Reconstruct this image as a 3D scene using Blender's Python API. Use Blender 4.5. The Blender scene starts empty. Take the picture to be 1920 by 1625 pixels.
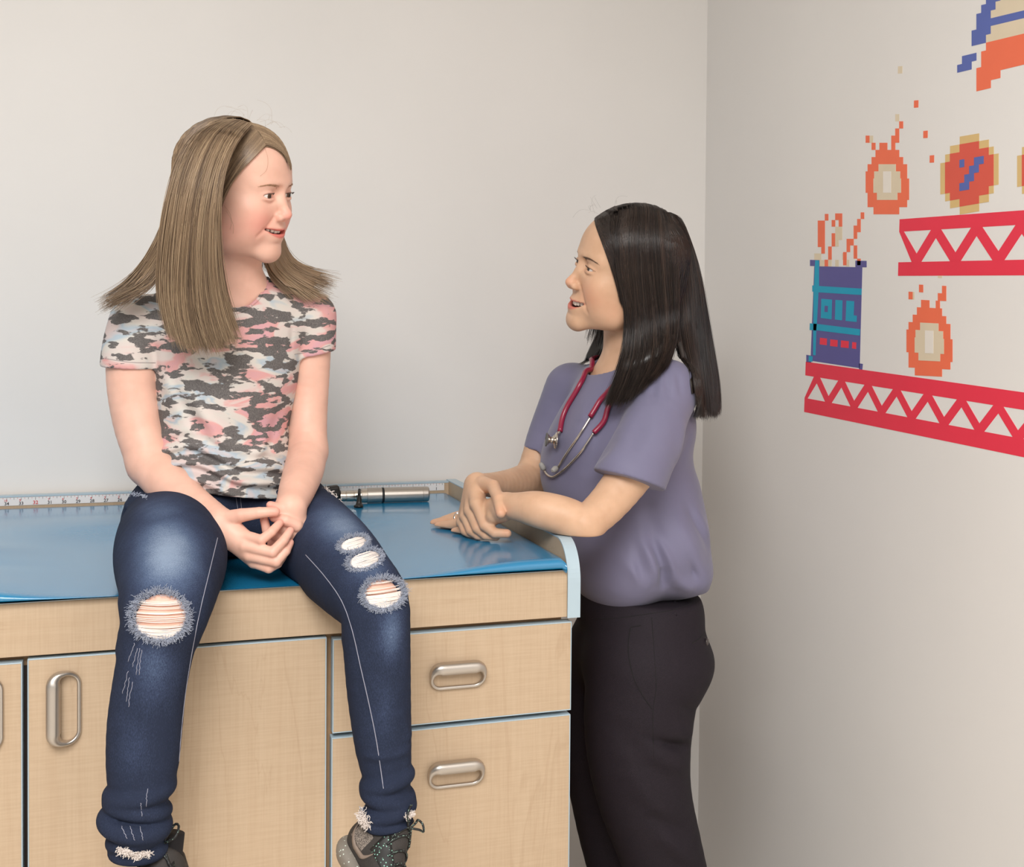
import bpy, bmesh, math, random
import numpy as np
from mathutils import Vector, Matrix

random.seed(7)
rng = np.random.default_rng(11)
SC = bpy.context.scene
COL = SC.collection
PI = math.pi

# ------------------------------------------------------------------ camera
H = 1.25                      # lens height above the floor (m)
FPX, CX, CY = 2132.0, 960.0, 668.5
PITCH, ROLL, YAW = 0.0229, 0.0079, 0.3065
_fw = np.array([math.sin(YAW)*math.cos(PITCH), math.cos(YAW)*math.cos(PITCH), -math.sin(PITCH)])
_r = np.array([math.cos(YAW), -math.sin(YAW), 0.0])
_u = np.cross(_r, _fw)
_r2 = _r*math.cos(ROLL) + _u*math.sin(ROLL)
_u2 = -_r*math.sin(ROLL) + _u*math.cos(ROLL)

def ray(x, y):
    return _fw + _r2*(x-CX)/FPX - _u2*(y-CY)/FPX

def P(x, y, Y):
    """The point of the room seen at photo pixel (x, y), Y metres in."""
    d = ray(x, y)*(Y/ray(x, y)[1])
    return np.array([d[0], d[1], d[2]+H])

def PX(x, y, X):
    d = ray(x, y)
    d = d*(X/d[0])
    return np.array([d[0], d[1], d[2]+H])

def PZ(x, y, Z):
    d = ray(x, y)
    d = d*((Z-H)/d[2])
    return np.array([d[0], d[1], d[2]+H])

cam = bpy.data.cameras.new('camera')
cam_o = bpy.data.objects.new('camera', cam)
COL.objects.link(cam_o)
cam.sensor_width = 36.0
cam.lens = FPX/1920*36.0
cam.shift_y = -(812.5-CY)/1920
cam.shift_x = 0.0
cam.clip_start = 0.02
m = Matrix.Identity(4)
for i in range(3):
    m[i][0] = _r2[i]; m[i][1] = _u2[i]; m[i][2] = -_fw[i]
m[2][3] = H
cam_o.matrix_world = m
SC.camera = cam_o
SC.view_settings.view_transform = 'Standard'
SC.view_settings.look = 'None'
SC.view_settings.gamma = 1.0
SC.view_settings.use_curve_mapping = False

# ------------------------------------------------------------------ scene tree helpers
def tag(o, label=None, cat=None, group=None, kind=None):
    if label: o['label'] = label
    if cat: o['category'] = cat
    if group: o['group'] = group
    if kind: o['kind'] = kind
    return o

def link(o, parent=None):
    COL.objects.link(o)
    if parent is not None:
        o.parent = parent
        o.matrix_parent_inverse = parent.matrix_world.inverted()
    return o

def empty(name, loc):
    o = bpy.data.objects.new(name, None)
    COL.objects.link(o)
    o.location = loc
    o.empty_display_size = 0.05
    bpy.context.view_layer.update()
    return o

def obj_bm(name, bm, mat, parent=None, smooth=False, bevel=0.0, seg=2):
    me = bpy.data.meshes.new(name)
    bmesh.ops.recalc_face_normals(bm, faces=bm.faces[:])
    bm.to_mesh(me); bm.free()
    if mat is not None:
        me.materials.append(mat)
    o = bpy.data.objects.new(name, me)
    link(o, parent)
    if smooth:
        me.polygons.foreach_set('use_smooth', [True]*len(me.polygons))
    if bevel > 0:
        md = o.modifiers.new('bevel', 'BEVEL'); md.width = bevel; md.segments = seg
        md.limit_method = 'ANGLE'; md.angle_limit = 0.6
        me.polygons.foreach_set('use_smooth', [True]*len(me.polygons))
        wn = o.modifiers.new('wn', 'WEIGHTED_NORMAL'); wn.keep_sharp = False
    return o

def obj_np(name, V, F, mat, parent=None, smooth=True, attrs=None):
    """Mesh object from numpy vertices and same-length faces (array or list of arrays)."""
    me = bpy.data.meshes.new(name)
    Fl = F if isinstance(F, list) else [F]
    Fl = [np.asarray(f, dtype=np.int32) for f in Fl if len(f)]
    V = np.asarray(V, dtype=np.float32)
    me.vertices.add(len(V))
    me.vertices.foreach_set('co', V.ravel())
    idx = np.concatenate([f.ravel() for f in Fl])
    tot = np.concatenate([np.full(len(f), f.shape[1], np.int32) for f in Fl])
    st = np.concatenate([[0], np.cumsum(tot)[:-1]]).astype(np.int32)
    me.loops.add(len(idx)); me.loops.foreach_set('vertex_index', idx)
    me.polygons.add(len(tot)); me.polygons.foreach_set('loop_start', st)
    try:
        me.polygons.foreach_set('loop_total', tot)
    except Exception:
        pass
    me.polygons.foreach_set('use_smooth', np.full(len(tot), smooth))
    me.update(calc_edges=True); me.validate()
    if attrs:
        for k, a in attrs.items():
            a = np.asarray(a, dtype=np.float32)
            if a.ndim == 1:
                at = me.attributes.new(k, 'FLOAT', 'POINT'); at.data.foreach_set('value', a)
            else:
                if a.shape[1] == 3: a = np.concatenate([a, np.ones((len(a), 1), np.float32)], 1)
                at = me.attributes.new(k, 'FLOAT_COLOR', 'POINT'); at.data.foreach_set('color', a.ravel())
    if mat is not None:
        me.materials.append(mat)
    o = bpy.data.objects.new(name, me)
    link(o, parent)
    return o

def bx(bm, x0, x1, y0, y1, z0, z1):
    vs = [bm.verts.new((x, y, z)) for z in (z0, z1) for y in (y0, y1) for x in (x0, x1)]
    for f in ((0, 2, 3, 1), (4, 5, 7, 6), (0, 1, 5, 4), (2, 6, 7, 3), (0, 4, 6, 2), (1, 3, 7, 5)):
        bm.faces.new([vs[i] for i in f])
    return vs

def box(name, x0, x1, y0, y1, z0, z1, mat, parent=None, bevel=0.0, seg=2):
    bm = bmesh.new(); bx(bm, x0, x1, y0, y1, z0, z1)
    return obj_bm(name, bm, mat, parent, bevel=bevel, seg=seg)

def catmull(pts, n):
    """n samples of a Catmull-Rom curve through pts (k x d), roughly uniform by chord."""
    pts = np.asarray(pts, float)
    if len(pts) == 2:
        t = np.linspace(0, 1, n)[:, None]
        return pts[0]*(1-t)+pts[1]*t
    seg = np.linalg.norm(np.diff(pts[:, :3], axis=0), axis=1)+1e-9
    s = np.concatenate([[0], np.cumsum(seg)])
    q = np.linspace(0, s[-1], n)
    i = np.clip(np.searchsorted(s, q, side='right')-1, 0, len(seg)-1)
    t = ((q-s[i])/seg[i])[:, None]
    ext = np.concatenate([[2*pts[0]-pts[1]], pts, [2*pts[-1]-pts[-2]]])
    p0, p1, p2, p3 = ext[i], ext[i+1], ext[i+2], ext[i+3]
    return 0.5*((2*p1)+(-p0+p2)*t+(2*p0-5*p1+4*p2-p3)*t*t+(-p0+3*p1-3*p2+p3)*t**3)

def tubes(paths, radii, ns=4):
    """Many tubes at once. paths: (N,K,3); radii: (N,K). Returns V, F, (strand index per vertex)."""
    paths = np.asarray(paths, float); radii = np.asarray(radii, float)
    N, K, _ = paths.shape
    T = np.gradient(paths, axis=1)
    T /= np.linalg.norm(T, axis=2, keepdims=True)+1e-12
    ref = np.tile(np.array([0.31, 0.77, 0.55]), (N, K, 1))
    A = np.cross(T, ref); A /= np.linalg.norm(A, axis=2, keepdims=True)+1e-12
    B = np.cross(T, A)
    ang = np.arange(ns)*2*PI/ns
    V = paths[:, :, None, :] + radii[:, :, None, None]*(np.cos(ang)[None, None, :, None]*A[:, :, None, :]+np.sin(ang)[None, None, :, None]*B[:, :, None, :])
    V = V.reshape(-1, 3)
    n, k, s = np.meshgrid(np.arange(N), np.arange(K-1), np.arange(ns), indexing='ij')
    s2 = (s+1) % ns
    f = np.stack([(n*K+k)*ns+s, (n*K+k)*ns+s2, (n*K+k+1)*ns+s2, (n*K+k+1)*ns+s], -1).reshape(-1, 4)
    caps = []
    if ns == 4:
        a = np.arange(N)
        caps = [np.stack([(a*K)*ns+3, (a*K)*ns+2, (a*K)*ns+1, (a*K)*ns], 1),
                np.stack([(a*K+K-1)*ns, (a*K+K-1)*ns+1, (a*K+K-1)*ns+2, (a*K+K-1)*ns+3], 1)]
    F = np.concatenate([f]+caps)
    sid = np.repeat(np.arange(N), K*ns)
    return V, F, sid

def tube_obj(name, pts, r, mat, parent=None, n=40, ns=10):
    pts = np.asarray(pts, float)
    path = catmull(pts, n)
    if np.ndim(r) == 0:
        rad = np.full(n, float(r))
    else:
        rad = np.interp(np.linspace(0, 1, n), np.linspace(0, 1, len(r)), r)
    bm = bmesh.new()
    T = np.gradient(path, axis=0); T /= np.linalg.norm(T, axis=1, keepdims=True)
    a = np.cross(T[0], [0.3, 0.2, 0.9]); a /= np.linalg.norm(a)
    rings = []
    for i in range(n):
        a = a-T[i]*np.dot(a, T[i]); a /= np.linalg.norm(a)
        b = np.cross(T[i], a)
        rings.append([bm.verts.new(path[i]+rad[i]*(math.cos(2*PI*k/ns)*a+math.sin(2*PI*k/ns)*b)) for k in range(ns)])
    for i in range(n-1):
        for k in range(ns):
            bm.faces.new((rings[i][k], rings[i][(k+1) % ns], rings[i+1][(k+1) % ns], rings[i+1][k]))
    bm.faces.new(rings[0]); bm.faces.new(rings[-1])
    return obj_bm(name, bm, mat, parent, smooth=True)

def lathe(bm, prof, M, ns=32):
    """prof: list of (axial, radius); M: 4x4 taking local z to the axis."""
    rings = []
    for (z, r) in prof:
        if r < 1e-6:
            rings.append([bm.verts.new(M @ Vector((0, 0, z)))])
        else:
            rings.append([bm.verts.new(M @ Vector((r*math.cos(2*PI*k/ns), r*math.sin(2*PI*k/ns), z))) for k in range(ns)])
    for a, b in zip(rings[:-1], rings[1:]):
        if len(a) == 1 and len(b) == 1: continue
        for k in range(ns):
            k2 = (k+1) % ns
            if len(a) == 1: bm.faces.new((a[0], b[k], b[k2]))
            elif len(b) == 1: bm.faces.new((a[k], a[k2], b[0]))
            else: bm.faces.new((a[k], a[k2], b[k2], b[k]))
    for e in (rings[0], rings[-1]):
        if len(e) > 2: bm.faces.new(e)

def axis_matrix(origin, zdir, xhint=(0, 0, 1)):
    z = Vector(zdir).normalized(); x = Vector(xhint); x = (x-z*x.dot(z))
    if x.length < 1e-4: x = Vector((1, 0, 0))-z*z.x
    x.normalize(); y = z.cross(x)
    M = Matrix.Identity(4)
    for i in range(3):
        M[i][0] = x[i]; M[i][1] = y[i]; M[i][2] = z[i]; M[i][3] = origin[i]
    return M

# ------------------------------------------------------------------ materials
def srgb(r, g, b):
    f = lambda c: (c/255/12.92) if c/255 <= 0.04045 else ((c/255+0.055)/1.055)**2.4
    return (f(r), f(g), f(b), 1.0)

class NT:
    def __init__(self, name):
        self.m = bpy.data.materials.new(name); self.m.use_nodes = True
        self.t = self.m.node_tree; self.t.nodes.clear()
        self.out = self.t.nodes.new('ShaderNodeOutputMaterial')
        self.b = self.t.nodes.new('ShaderNodeBsdfPrincipled')
        self.t.links.new(self.b.outputs[0], self.out.inputs[0])
    def n(self, typ, **kw):
        x = self.t.nodes.new(typ)
        for k, v in kw.items():
            if hasattr(x, k): setattr(x, k, v)
        return x
    def l(self, a, b):
        self.t.links.new(a, b)
    def set(self, **kw):
        for k, v in kw.items():
            self.b.inputs[k.replace('_', ' ')].default_value = v
    def coord(self, scale=(1, 1, 1), rot=(0, 0, 0)):
        tc = self.n('ShaderNodeTexCoord'); mp = self.n('ShaderNodeMapping')
        mp.inputs['Scale'].default_value = scale; mp.inputs['Rotation'].default_value = rot
        self.l(tc.outputs['Object'], mp.inputs['Vector'])
        return mp.outputs[0]
    def noise(self, vec, scale, detail=4.0, rough=0.5, dist=0.0):
        x = self.n('ShaderNodeTexNoise'); x.inputs['Scale'].default_value = scale
        x.inputs['Detail'].default_value = detail; x.inputs['Roughness'].default_value = rough
        x.inputs['Distortion'].default_value = dist
        if vec is not None: self.l(vec, x.inputs['Vector'])
        return x.outputs['Fac']
    def ramp(self, fac, stops, interp='LINEAR'):
        x = self.n('ShaderNodeValToRGB'); cr = x.color_ramp; cr.interpolation = interp
        while len(cr.elements) < len(stops): cr.elements.new(0.5)
        for e, (p, c) in zip(cr.elements, stops):
            e.position = p; e.color = c if len(c) == 4 else (*c, 1)
        self.l(fac, x.inputs[0]); return x.outputs[0]
    def mix(self, fac, a, b, blend='MIX'):
        x = self.n('ShaderNodeMix'); x.data_type = 'RGBA'; x.blend_type = blend
        for s, v in ((x.inputs[0], fac), (x.inputs[6], a), (x.inputs[7], b)):
            if hasattr(v, 'is_linked') or hasattr(v, 'links'): self.l(v, s)
            else: s.default_value = v
        return x.outputs[2]
    def math(self, op, a, b=0.0):
        x = self.n('ShaderNodeMath'); x.operation = op
        for s, v in ((x.inputs[0], a), (x.inputs[1], b)):
            if hasattr(v, 'links'): self.l(v, s)
            else: s.default_value = v
        return x.outputs[0]
    def bump(self, h, strength=0.2, dist=0.01):
        x = self.n('ShaderNodeBump'); x.inputs['Strength'].default_value = strength
        x.inputs['Distance'].default_value = dist
        self.l(h, x.inputs['Height']); self.l(x.outputs[0], self.b.inputs['Normal'])
    def attr(self, name):
        x = self.n('ShaderNodeAttribute'); x.attribute_name = name
        return x

def plain(name, col, rough=0.5, metal=0.0, spec=0.5, var=0.0, vscale=60.0):
    t = NT(name); t.set(Roughness=rough, Metallic=metal, Specular_IOR_Level=spec)
    if var > 0:
        v = t.coord(); nz = t.noise(v, vscale, 3)
        a = tuple(c*(1-var) for c in col[:3])+(1,); b = tuple(min(1, c*(1+var)) for c in col[:3])+(1,)
        t.l(t.ramp(nz, [(0.3, a), (0.7, b)]), t.b.inputs['Base Color'])
    else:
        v = t.coord(); nz = t.noise(v, vscale, 2)
        a = tuple(c*0.98 for c in col[:3])+(1,)
        t.l(t.ramp(nz, [(0.3, a), (0.7, col)]), t.b.inputs['Base Color'])
    return t.m

def wood_mat(name, grain_axis='z', base=(190, 166, 139), dark=(178, 151, 123)):
    t = NT(name); t.set(Roughness=0.45, Specular_IOR_Level=0.3)
    up = grain_axis == 'z'
    v = t.coord((60, 60, 3.0) if up else (3.0, 60, 60))
    n1 = t.noise(v, 1.0, 5, 0.6, 0.5)
    n2 = t.noise(t.coord((420, 420, 14) if up else (14, 420, 420)), 1.0, 2, 0.5)
    n4 = t.noise(t.coord((16, 16, 380) if up else (380, 16, 16)), 1.0, 2, 0.5)
    n3 = t.noise(t.coord((9, 9, 1.0) if up else (1.0, 9, 9)), 1.0, 4, 0.55, 1.5)
    c = t.ramp(n1, [(0.30, srgb(*dark)), (0.65, srgb(*base))])
    c2 = t.ramp(n2, [(0.35, srgb(*[k-7 for k in base])), (0.6, srgb(*[k+2 for k in base]))])
    cc = t.mix(0.5, c, c2)
    c4 = t.ramp(n4, [(0.38, srgb(*[k-8 for k in base])), (0.6, srgb(*[k+3 for k in base]))])
    cc = t.mix(0.35, cc, c4)
    vein = t.ramp(n3, [(0.49, (0, 0, 0, 1)), (0.5, (1, 1, 1, 1)), (0.51, (0, 0, 0, 1))])
    cc = t.mix(t.math('MULTIPLY', vein, 0.22), cc, srgb(160, 132, 104))
    t.l(cc, t.b.inputs['Base Color'])
    t.bump(n2, 0.03, 0.001)
    return t.m
# ------------------------------------------------------------------ room
XR, YB, XL, YN, ZC = 1.215, 2.372, -3.2, -2.4, 2.62

def wall_mat(name, col):
    t = NT(name); t.set(Roughness=0.55, Specular_IOR_Level=0.3)
    v = t.coord(); n1 = t.noise(v, 2.5, 3); n2 = t.noise(v, 170, 3, 0.6)
    a = srgb(*[c-3 for c in col]); b = srgb(*col)
    t.l(t.ramp(n1, [(0.35, a), (0.65, b)]), t.b.inputs['Base Color'])
    t.bump(n2, 0.05, 0.0015)
    return t.m

M_wall = wall_mat('wall_paint', (230, 226, 222))
M_ceil = plain('ceiling_paint', srgb(238, 236, 231), 0.8)
tf = NT('floor_vinyl'); tf.set(Roughness=0.4)
tf.l(tf.ramp(tf.noise(tf.coord(), 30, 6), [(0.3, srgb(200, 192, 180)), (0.7, srgb(212, 204, 192))]), tf.b.inputs['Base Color'])
M_floor = tf.m

def struct(name, *a, mat=None):
    o = box(name, *a, mat); tag(o, kind='structure'); return o
T = 0.1
struct('floor', XL-T, XR+T, YN-T, YB+T, -0.1, 0.0, mat=M_floor)
struct('ceiling', XL-T, XR+T, YN-T, YB+T, ZC, ZC+0.1, mat=M_ceil)
struct('wall_back', XL-T, XR+T, YB, YB+T, 0, ZC, mat=M_wall)
struct('wall_right', XR, XR+T, YN-T, YB, 0, ZC, mat=M_wall)
# walls behind and left of the lens are left out to admit ambient fill

# ------------------------------------------------------------------ light: ceiling panels and a little added ambient fill from the world
def area(name, loc, rot, sx, sy, power, col=(1, 1, 1)):
    l = bpy.data.lights.new(name, 'AREA'); l.shape = 'RECTANGLE'; l.size = sx; l.size_y = sy
    l.energy = power; l.color = col
    o = bpy.data.objects.new(name, l); COL.objects.link(o); o.location = loc; o.rotation_euler = rot
    return o
LC = (1.0, 0.995, 0.985)
area('ceiling_lamp', (-0.46, -0.35, ZC-0.02), (0, 0, 0), 1.2, 1.2, 76, LC)
area('ceiling_lamp', (-0.35, -1.60, ZC-0.02), (0, 0, 0), 1.2, 1.2, 80, LC)
w = bpy.data.worlds.new('world'); SC.world = w; w.use_nodes = True
w.node_tree.nodes['Background'].inputs[0].default_value = (1.0, 0.985, 0.97, 1)
w.node_tree.nodes['Background'].inputs[1].default_value = 0.46
SC.view_settings.exposure = 0.0
# ------------------------------------------------------------------ examination table
YF, YR_, XP = 1.613, 2.342, 0.6017
Z = lambda z: z+H
M_woodv = wood_mat('maple_upright', 'z')
M_woodh = wood_mat('maple_lengthwise', 'x')
M_band = plain('blue_grey_edge_band', srgb(172, 190, 200), 0.35)
M_dark = plain('carcass_shadow_gap', srgb(46, 34, 26), 0.8)
M_carc = plain('carcass_board', srgb(176, 140, 104), 0.6, var=0.06)

tv = NT('blue_vinyl'); tv.set(Roughness=0.26, Specular_IOR_Level=0.8, Coat_Weight=0.6, Coat_Roughness=0.12)
v = tv.coord(); nb = tv.noise(v, 420, 3, 0.6)
tv.l(tv.ramp(tv.noise(v, 8, 3), [(0.3, srgb(22, 120, 166)), (0.7, srgb(28, 128, 174))]), tv.b.inputs['Base Color'])
tv.bump(nb, 0.10, 0.0012)
M_vinyl = tv.m
tn = NT('brushed_nickel'); tn.set(Metallic=1.0, Roughness=0.38, Base_Color=srgb(196, 188, 180))
tn.bump(tn.noise(tn.coord((900, 900, 30)), 1, 2), 0.03, 0.0005)
M_nickel = tn.m

table = empty('exam_table', (0.0, 1.97, 0.0))
tag(table, 'maple and blue vinyl examination table with doors and drawers against the back wall', 'examination table')
XT0 = -1.35
# carcass and plinth
bm = bmesh.new()
bx(bm, XT0, 0.6005, YF+0.022, YR_+0.018, 0.09, Z(-0.362))
obj_bm('carcass', bm, M_carc, table, bevel=0.001)
box('plinth', XT0+0.02, 0.57, YF+0.07, YR_, 0.0, 0.09, M_dark, table)
# dark strip standing in for the shade between the two hinged doors
box('gap_shade', -0.1640, -0.1560, YF+0.0195, YF+0.0215, 0.1, Z(-0.452), M_dark, table)
# apron below the cushion
ap = box('apron', XT0, 0.6015, YF, YF+0.02, Z(-0.4342), Z(-0.3635), M_woodh, table, bevel=0.0006)
box('edge_band', XT0, 0.6012, YF-0.0008, YF+0.021, Z(-0.3635), Z(-0.3600), M_band, ap, bevel=0.0008)

# end panel with a rounded front top corner
def panel_profile():
    y0, y1, zt, zb = YF-0.001, YR_+0.018, Z(-0.3215), Z(-0.4355)
    pts = [(y1, zb), (y1, zt)]
    rr, rz = 0.050, 0.060
    for k in range(0, 15):
        a = PI/2+k*(PI/2)/14
        pts.append((y0+rr+rr*math.cos(a), zt-rz+rz*math.sin(a)))
    pts.append((y0, zb))
    return pts
pp = panel_profile()
bm = bmesh.new()
A = [bm.verts.new((XP, y, z)) for y, z in pp]; B = [bm.verts.new((XP+0.0192, y, z)) for y, z in pp]
bm.faces.new(A); bm.faces.new(B)
for i in range(len(pp)):
    j = (i+1) % len(pp); bm.faces.new((A[i], A[j], B[j], B[i]))
sp = obj_bm('end_panel', bm, M_woodh, table)
bm = bmesh.new()   # band wrapped over the top and front edge
q = pp[1:]
n = len(q)
nrm = []
for i in range(n):
    a = np.array(q[max(i-1, 0)]); b = np.array(q[min(i+1, n-1)]); d = b-a; d /= np.linalg.norm(d)
    nrm.append((d[1], -d[0]))
outs = []
for (x0, off) in ((XP-0.0004, 0.0), (XP-0.0004, 0.0022), (XP+0.0200, 0.0022), (XP+0.0200, 0.0)):
    outs.append([bm.verts.new((x0, q[i][0]+nrm[i][0]*off, q[i][1]+nrm[i][1]*off)) for i in range(n)])
for k in range(4):
    a, b = outs[k], outs[(k+1) % 4]
    for i in range(n-1):
        bm.faces.new((a[i], a[i+1], b[i+1], b[i]))
bm.faces.new([o[0] for o in outs]); bm.faces.new([o[-1] for o in outs])
eb = obj_bm('edge_band', bm, M_band, sp, smooth=False)
# rear rail, its cap and the measuring tape on it
rail = box('rear_rail', XT0, XP, YR_, YR_+0.0175, Z(-0.37), Z(-0.3245), M_woodh, table)
box('edge_band', XT0, XP, YR_-0.001, YR_+0.019, Z(-0.3245), Z(-0.3215), M_band, rail)
M_tape = plain('tape_white', srgb(228, 224, 222), 0.4)
M_ink = plain('tape_black_ink', srgb(52, 48, 50), 0.6)
M_redink = plain('tape_red_ink', srgb(206, 84, 84), 0.6)
tape = box('measuring_tape', XT0, 0.592, YR_-0.0012, YR_, Z(-0.3402), Z(-0.3250), M_tape, rail)

def text_obj(name, s, size, mat, M, parent, align='CENTER', ext=0.0002, bold=0.0):
    cu = bpy.data.curves.new(name, 'FONT'); cu.body = s; cu.size = size; cu.align_x = align
    cu.extrude = ext; cu.offset = bold; cu.resolution_u = 2
    o = bpy.data.objects.new(name, cu); COL.objects.link(o)
    bpy.context.view_layer.update()
    dg = bpy.context.evaluated_depsgraph_get()
    me = bpy.data.meshes.new_from_object(o.evaluated_get(dg))
    bpy.data.objects.remove(o); bpy.data.curves.remove(cu)
    me.transform(M); me.materials.clear(); me.materials.append(mat)
    o = bpy.data.objects.new(name, me); link(o, parent); return o

x1 = P(818, 912, YR_)[0]
bmk = bmesh.new(); bmr = bmesh.new()
for q4 in range(1, 4*46):
    x = x1-(q4/4-1)*0.0254
    if x < XT0+0.02 or x > 0.59: continue
    ln = 0.0052 if q4 % 4 == 0 else (0.0034 if q4 % 2 == 0 else 0.0022)
    bx(bmk if q4 % 2 == 0 else bmr, x-0.0003, x+0.0003, YR_-0.0015, YR_-0.0012, Z(-0.3253)-ln, Z(-0.3253))
tk = obj_bm('inch_ticks', bmk, M_ink, tape); tk['kind'] = 'stuff'
tk = obj_bm('half_inch_ticks', bmr, M_redink, tape); tk['kind'] = 'stuff'
RX = Matrix.Rotation(PI/2, 4, 'X')
for i in list(range(1, 10))+list(range(24, 42)):
    x = x1-(i-1)*0.0254
    if x < XT0+0.02: continue
    if i == 32 or i == 36:
        text_obj('tape_number', '3ft' if i == 36 else '32', 0.0095, M_redink, Matrix.Translation((x, YR_-0.0015, Z(-0.3385))) @ RX, tape, bold=0.0002)
    else:
        text_obj('tape_number', str(i), 0.0085, M_ink, Matrix.Translation((x, YR_-0.0015, Z(-0.3390))) @ RX, tape, bold=0.0001)
        if i > 24:
            text_obj('tape_number', str((i-1) % 12 + 1 if i % 12 else 12), 0.0062, M_redink, Matrix.Translation((x-0.002, YR_-0.0015, Z(-0.3325))) @ RX, tape, bold=0.0001)

# cushion: soft slab with a rolled front lip, dipped where the girl sits
nx, ny = 260, 74
cx0, cx1, cy0, cy1 = XT0, 0.5975, 1.603, 2.3405
zt, zb = Z(-0.3435), Z(-0.3598)
def cush_top(x, y):
    z = zt+0*x
    gx = P(420, 1000, 1.75)[0]
    d = np.exp(-((x-gx-0.03)/0.33)**6-((y-1.72)/0.36)**6)
    z = z-0.016*d
    wl = 1/(1+np.exp((x-(gx-0.36))/0.04))          # left of the girl the pad swells towards the front
    z = z+wl*(0.015*np.exp(-((y-1.640)/0.075)**2)+0.004*np.exp(-((y-1.90-0.15*(x+0.4))/0.045)**2)-0.003*np.exp(-((y-1.80)/0.03)**2))
    return z
prof = []        # cross-section from bottom front, round the lip, along the top, down the back
ys, zs = [], []
X_ = np.linspace(cx0, cx1, nx)
rows = []
R_ = 0.013
for k in range(14):
    a = PI*1.47-k*(PI*0.97)/13
    rows.append(('lip', a))
for y in np.linspace(cy0+R_+0.004, cy1-0.006, ny): rows.append(('top', y))
rows.append(('back', 0))
V = []
endx = np.minimum(1, np.maximum(0, (cx1-X_)/0.008))
endd = (1-np.sqrt(np.clip(1-(1-endx)**2, 0, 1)))*0.007
for kind, a in rows:
    if kind == 'lip':
        tz = cush_top(X_, np.full(nx, cy0+R_))
        hgt = (tz-zb)
        ry = R_; c = math.cos(a); s = math.sin(a)
        y = cy0+R_+ry*c if s >= 0 else cy0+R_*0.40*(1-abs(c)); z = zb+hgt*0.5+hgt*0.5*s
    elif kind == 'top':
        y = a; z = cush_top(X_, np.full(nx, a))-0.004*math.exp(-(cy1-a)/0.006)
    else:
        y = cy1; z = np.full(nx, zb)
    V.append(np.stack([X_, np.full(nx, y) if np.ndim(y) == 0 else y, z-endd], 1))
V = np.array(V); nr = len(rows)
i, j = np.meshgrid(np.arange(nr-1), np.arange(nx-1), indexing='ij')
F = np.stack([i*nx+j, i*nx+j+1, (i+1)*nx+j+1, (i+1)*nx+j], -1).reshape(-1, 4)
Vf = V.reshape(-1, 3)
# right end and bottom
Vb = Vf.copy(); Vb[:, 2] = zb-0.0005
base = len(Vf)
er = np.array([[k*nx+nx-1, (k+1)*nx+nx-1, base+(k+1)*nx+nx-1, base+k*nx+nx-1] for k in range(nr-1)])
er2 = np.array([[(k+1)*nx, k*nx, base+k*nx, base+(k+1)*nx] for k in range(nr-1)])
obj_np('cushion', np.concatenate([Vf, Vb]), np.concatenate([F, er, er2, F[:, ::-1]+base]), M_vinyl, table)

# pulls: rounded bow, thick on the gripped side, thin on the other
def pull(parent, c, w, h, upright=False, flip=False):
    """c: centre on the front face; w along the thick bar, h across."""
    bm = bmesh.new()
    rc = h*0.32; ns = 18
    ctr = []
    def corner(cx_, cz_, a0):
        for k in range(9):
            a = a0+k*(PI/2)/8; ctr.append((cx_+rc*math.cos(a), cz_+rc*math.sin(a)))
    hw, hh = w/2-0.006, h/2-0.006
    for k in np.linspace(-hw+rc, hw-rc, 6)[1:-1][::1]: pass
    corner(hw-rc, hh-rc, 0)
    for k in np.linspace(hw-rc, -hw+rc, 8)[1:-1]: ctr.append((k, hh))
    corner(-hw+rc, hh-rc, PI/2)
    corner(-hw+rc, -hh+rc, PI)
    for k in np.linspace(-hw+rc, hw-rc, 8)[1:-1]: ctr.append((k, -hh))
    corner(hw-rc, -hh+rc, 1.5*PI)
    N = len(ctr); ctr = np.array(ctr)
    rings = []
    for i in range(N):
        t = ctr[(i+1) % N]-ctr[i-1]; t /= np.linalg.norm(t)
        nr_ = np.array([t[1], -t[0]])
        f = (ctr[i][1]+hh)/(2*hh); f = min(1, max(0, (f-0.42)/0.55)); f = f*f*(3-2*f)
        aw = 0.0027+(0.0092-0.0027)*f          # half width in the face plane
        dp = 0.0060+(0.0205-0.0060)*min(1, max(0, (ctr[i][1]+hh)/(2*hh)))          # how far the bow stands out
        th = 0.0050+(0.0095-0.0050)*f          # metal thickness away from the face
        inward = 0.0052*f
        ring = []
        for k in range(ns):
            a = 2*PI*k/ns
            ca, sa = math.cos(a), math.sin(a)
            e = 0.75
            u = math.copysign(abs(ca)**e, ca)*aw; v = math.copysign(abs(sa)**e, sa)
            d = dp*(0.5+0.5*v) if f < 0.999 else dp*(0.5+0.5*v)
            p2 = ctr[i]+nr_*(u-inward)
            ring.append((p2[0], p2[1], d))
        rings.append(ring)
    vs = []
    for ring in rings:
        row = []
        for (a, b, d) in ring:
            if upright: X, Zz = (-b if not flip else b), a
            else: X, Zz = a, b
            row.append(bm.verts.new((c[0]+X, c[1]-d, c[2]+Zz)))
        vs.append(row)
    for i in range(N):
        for k in range(ns):
            bm.faces.new((vs[i][k], vs[i][(k+1) % ns], vs[(i+1) % N][(k+1) % ns], vs[(i+1) % N][k]))
    return obj_bm('handle', bm, M_nickel, parent, smooth=True)

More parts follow.
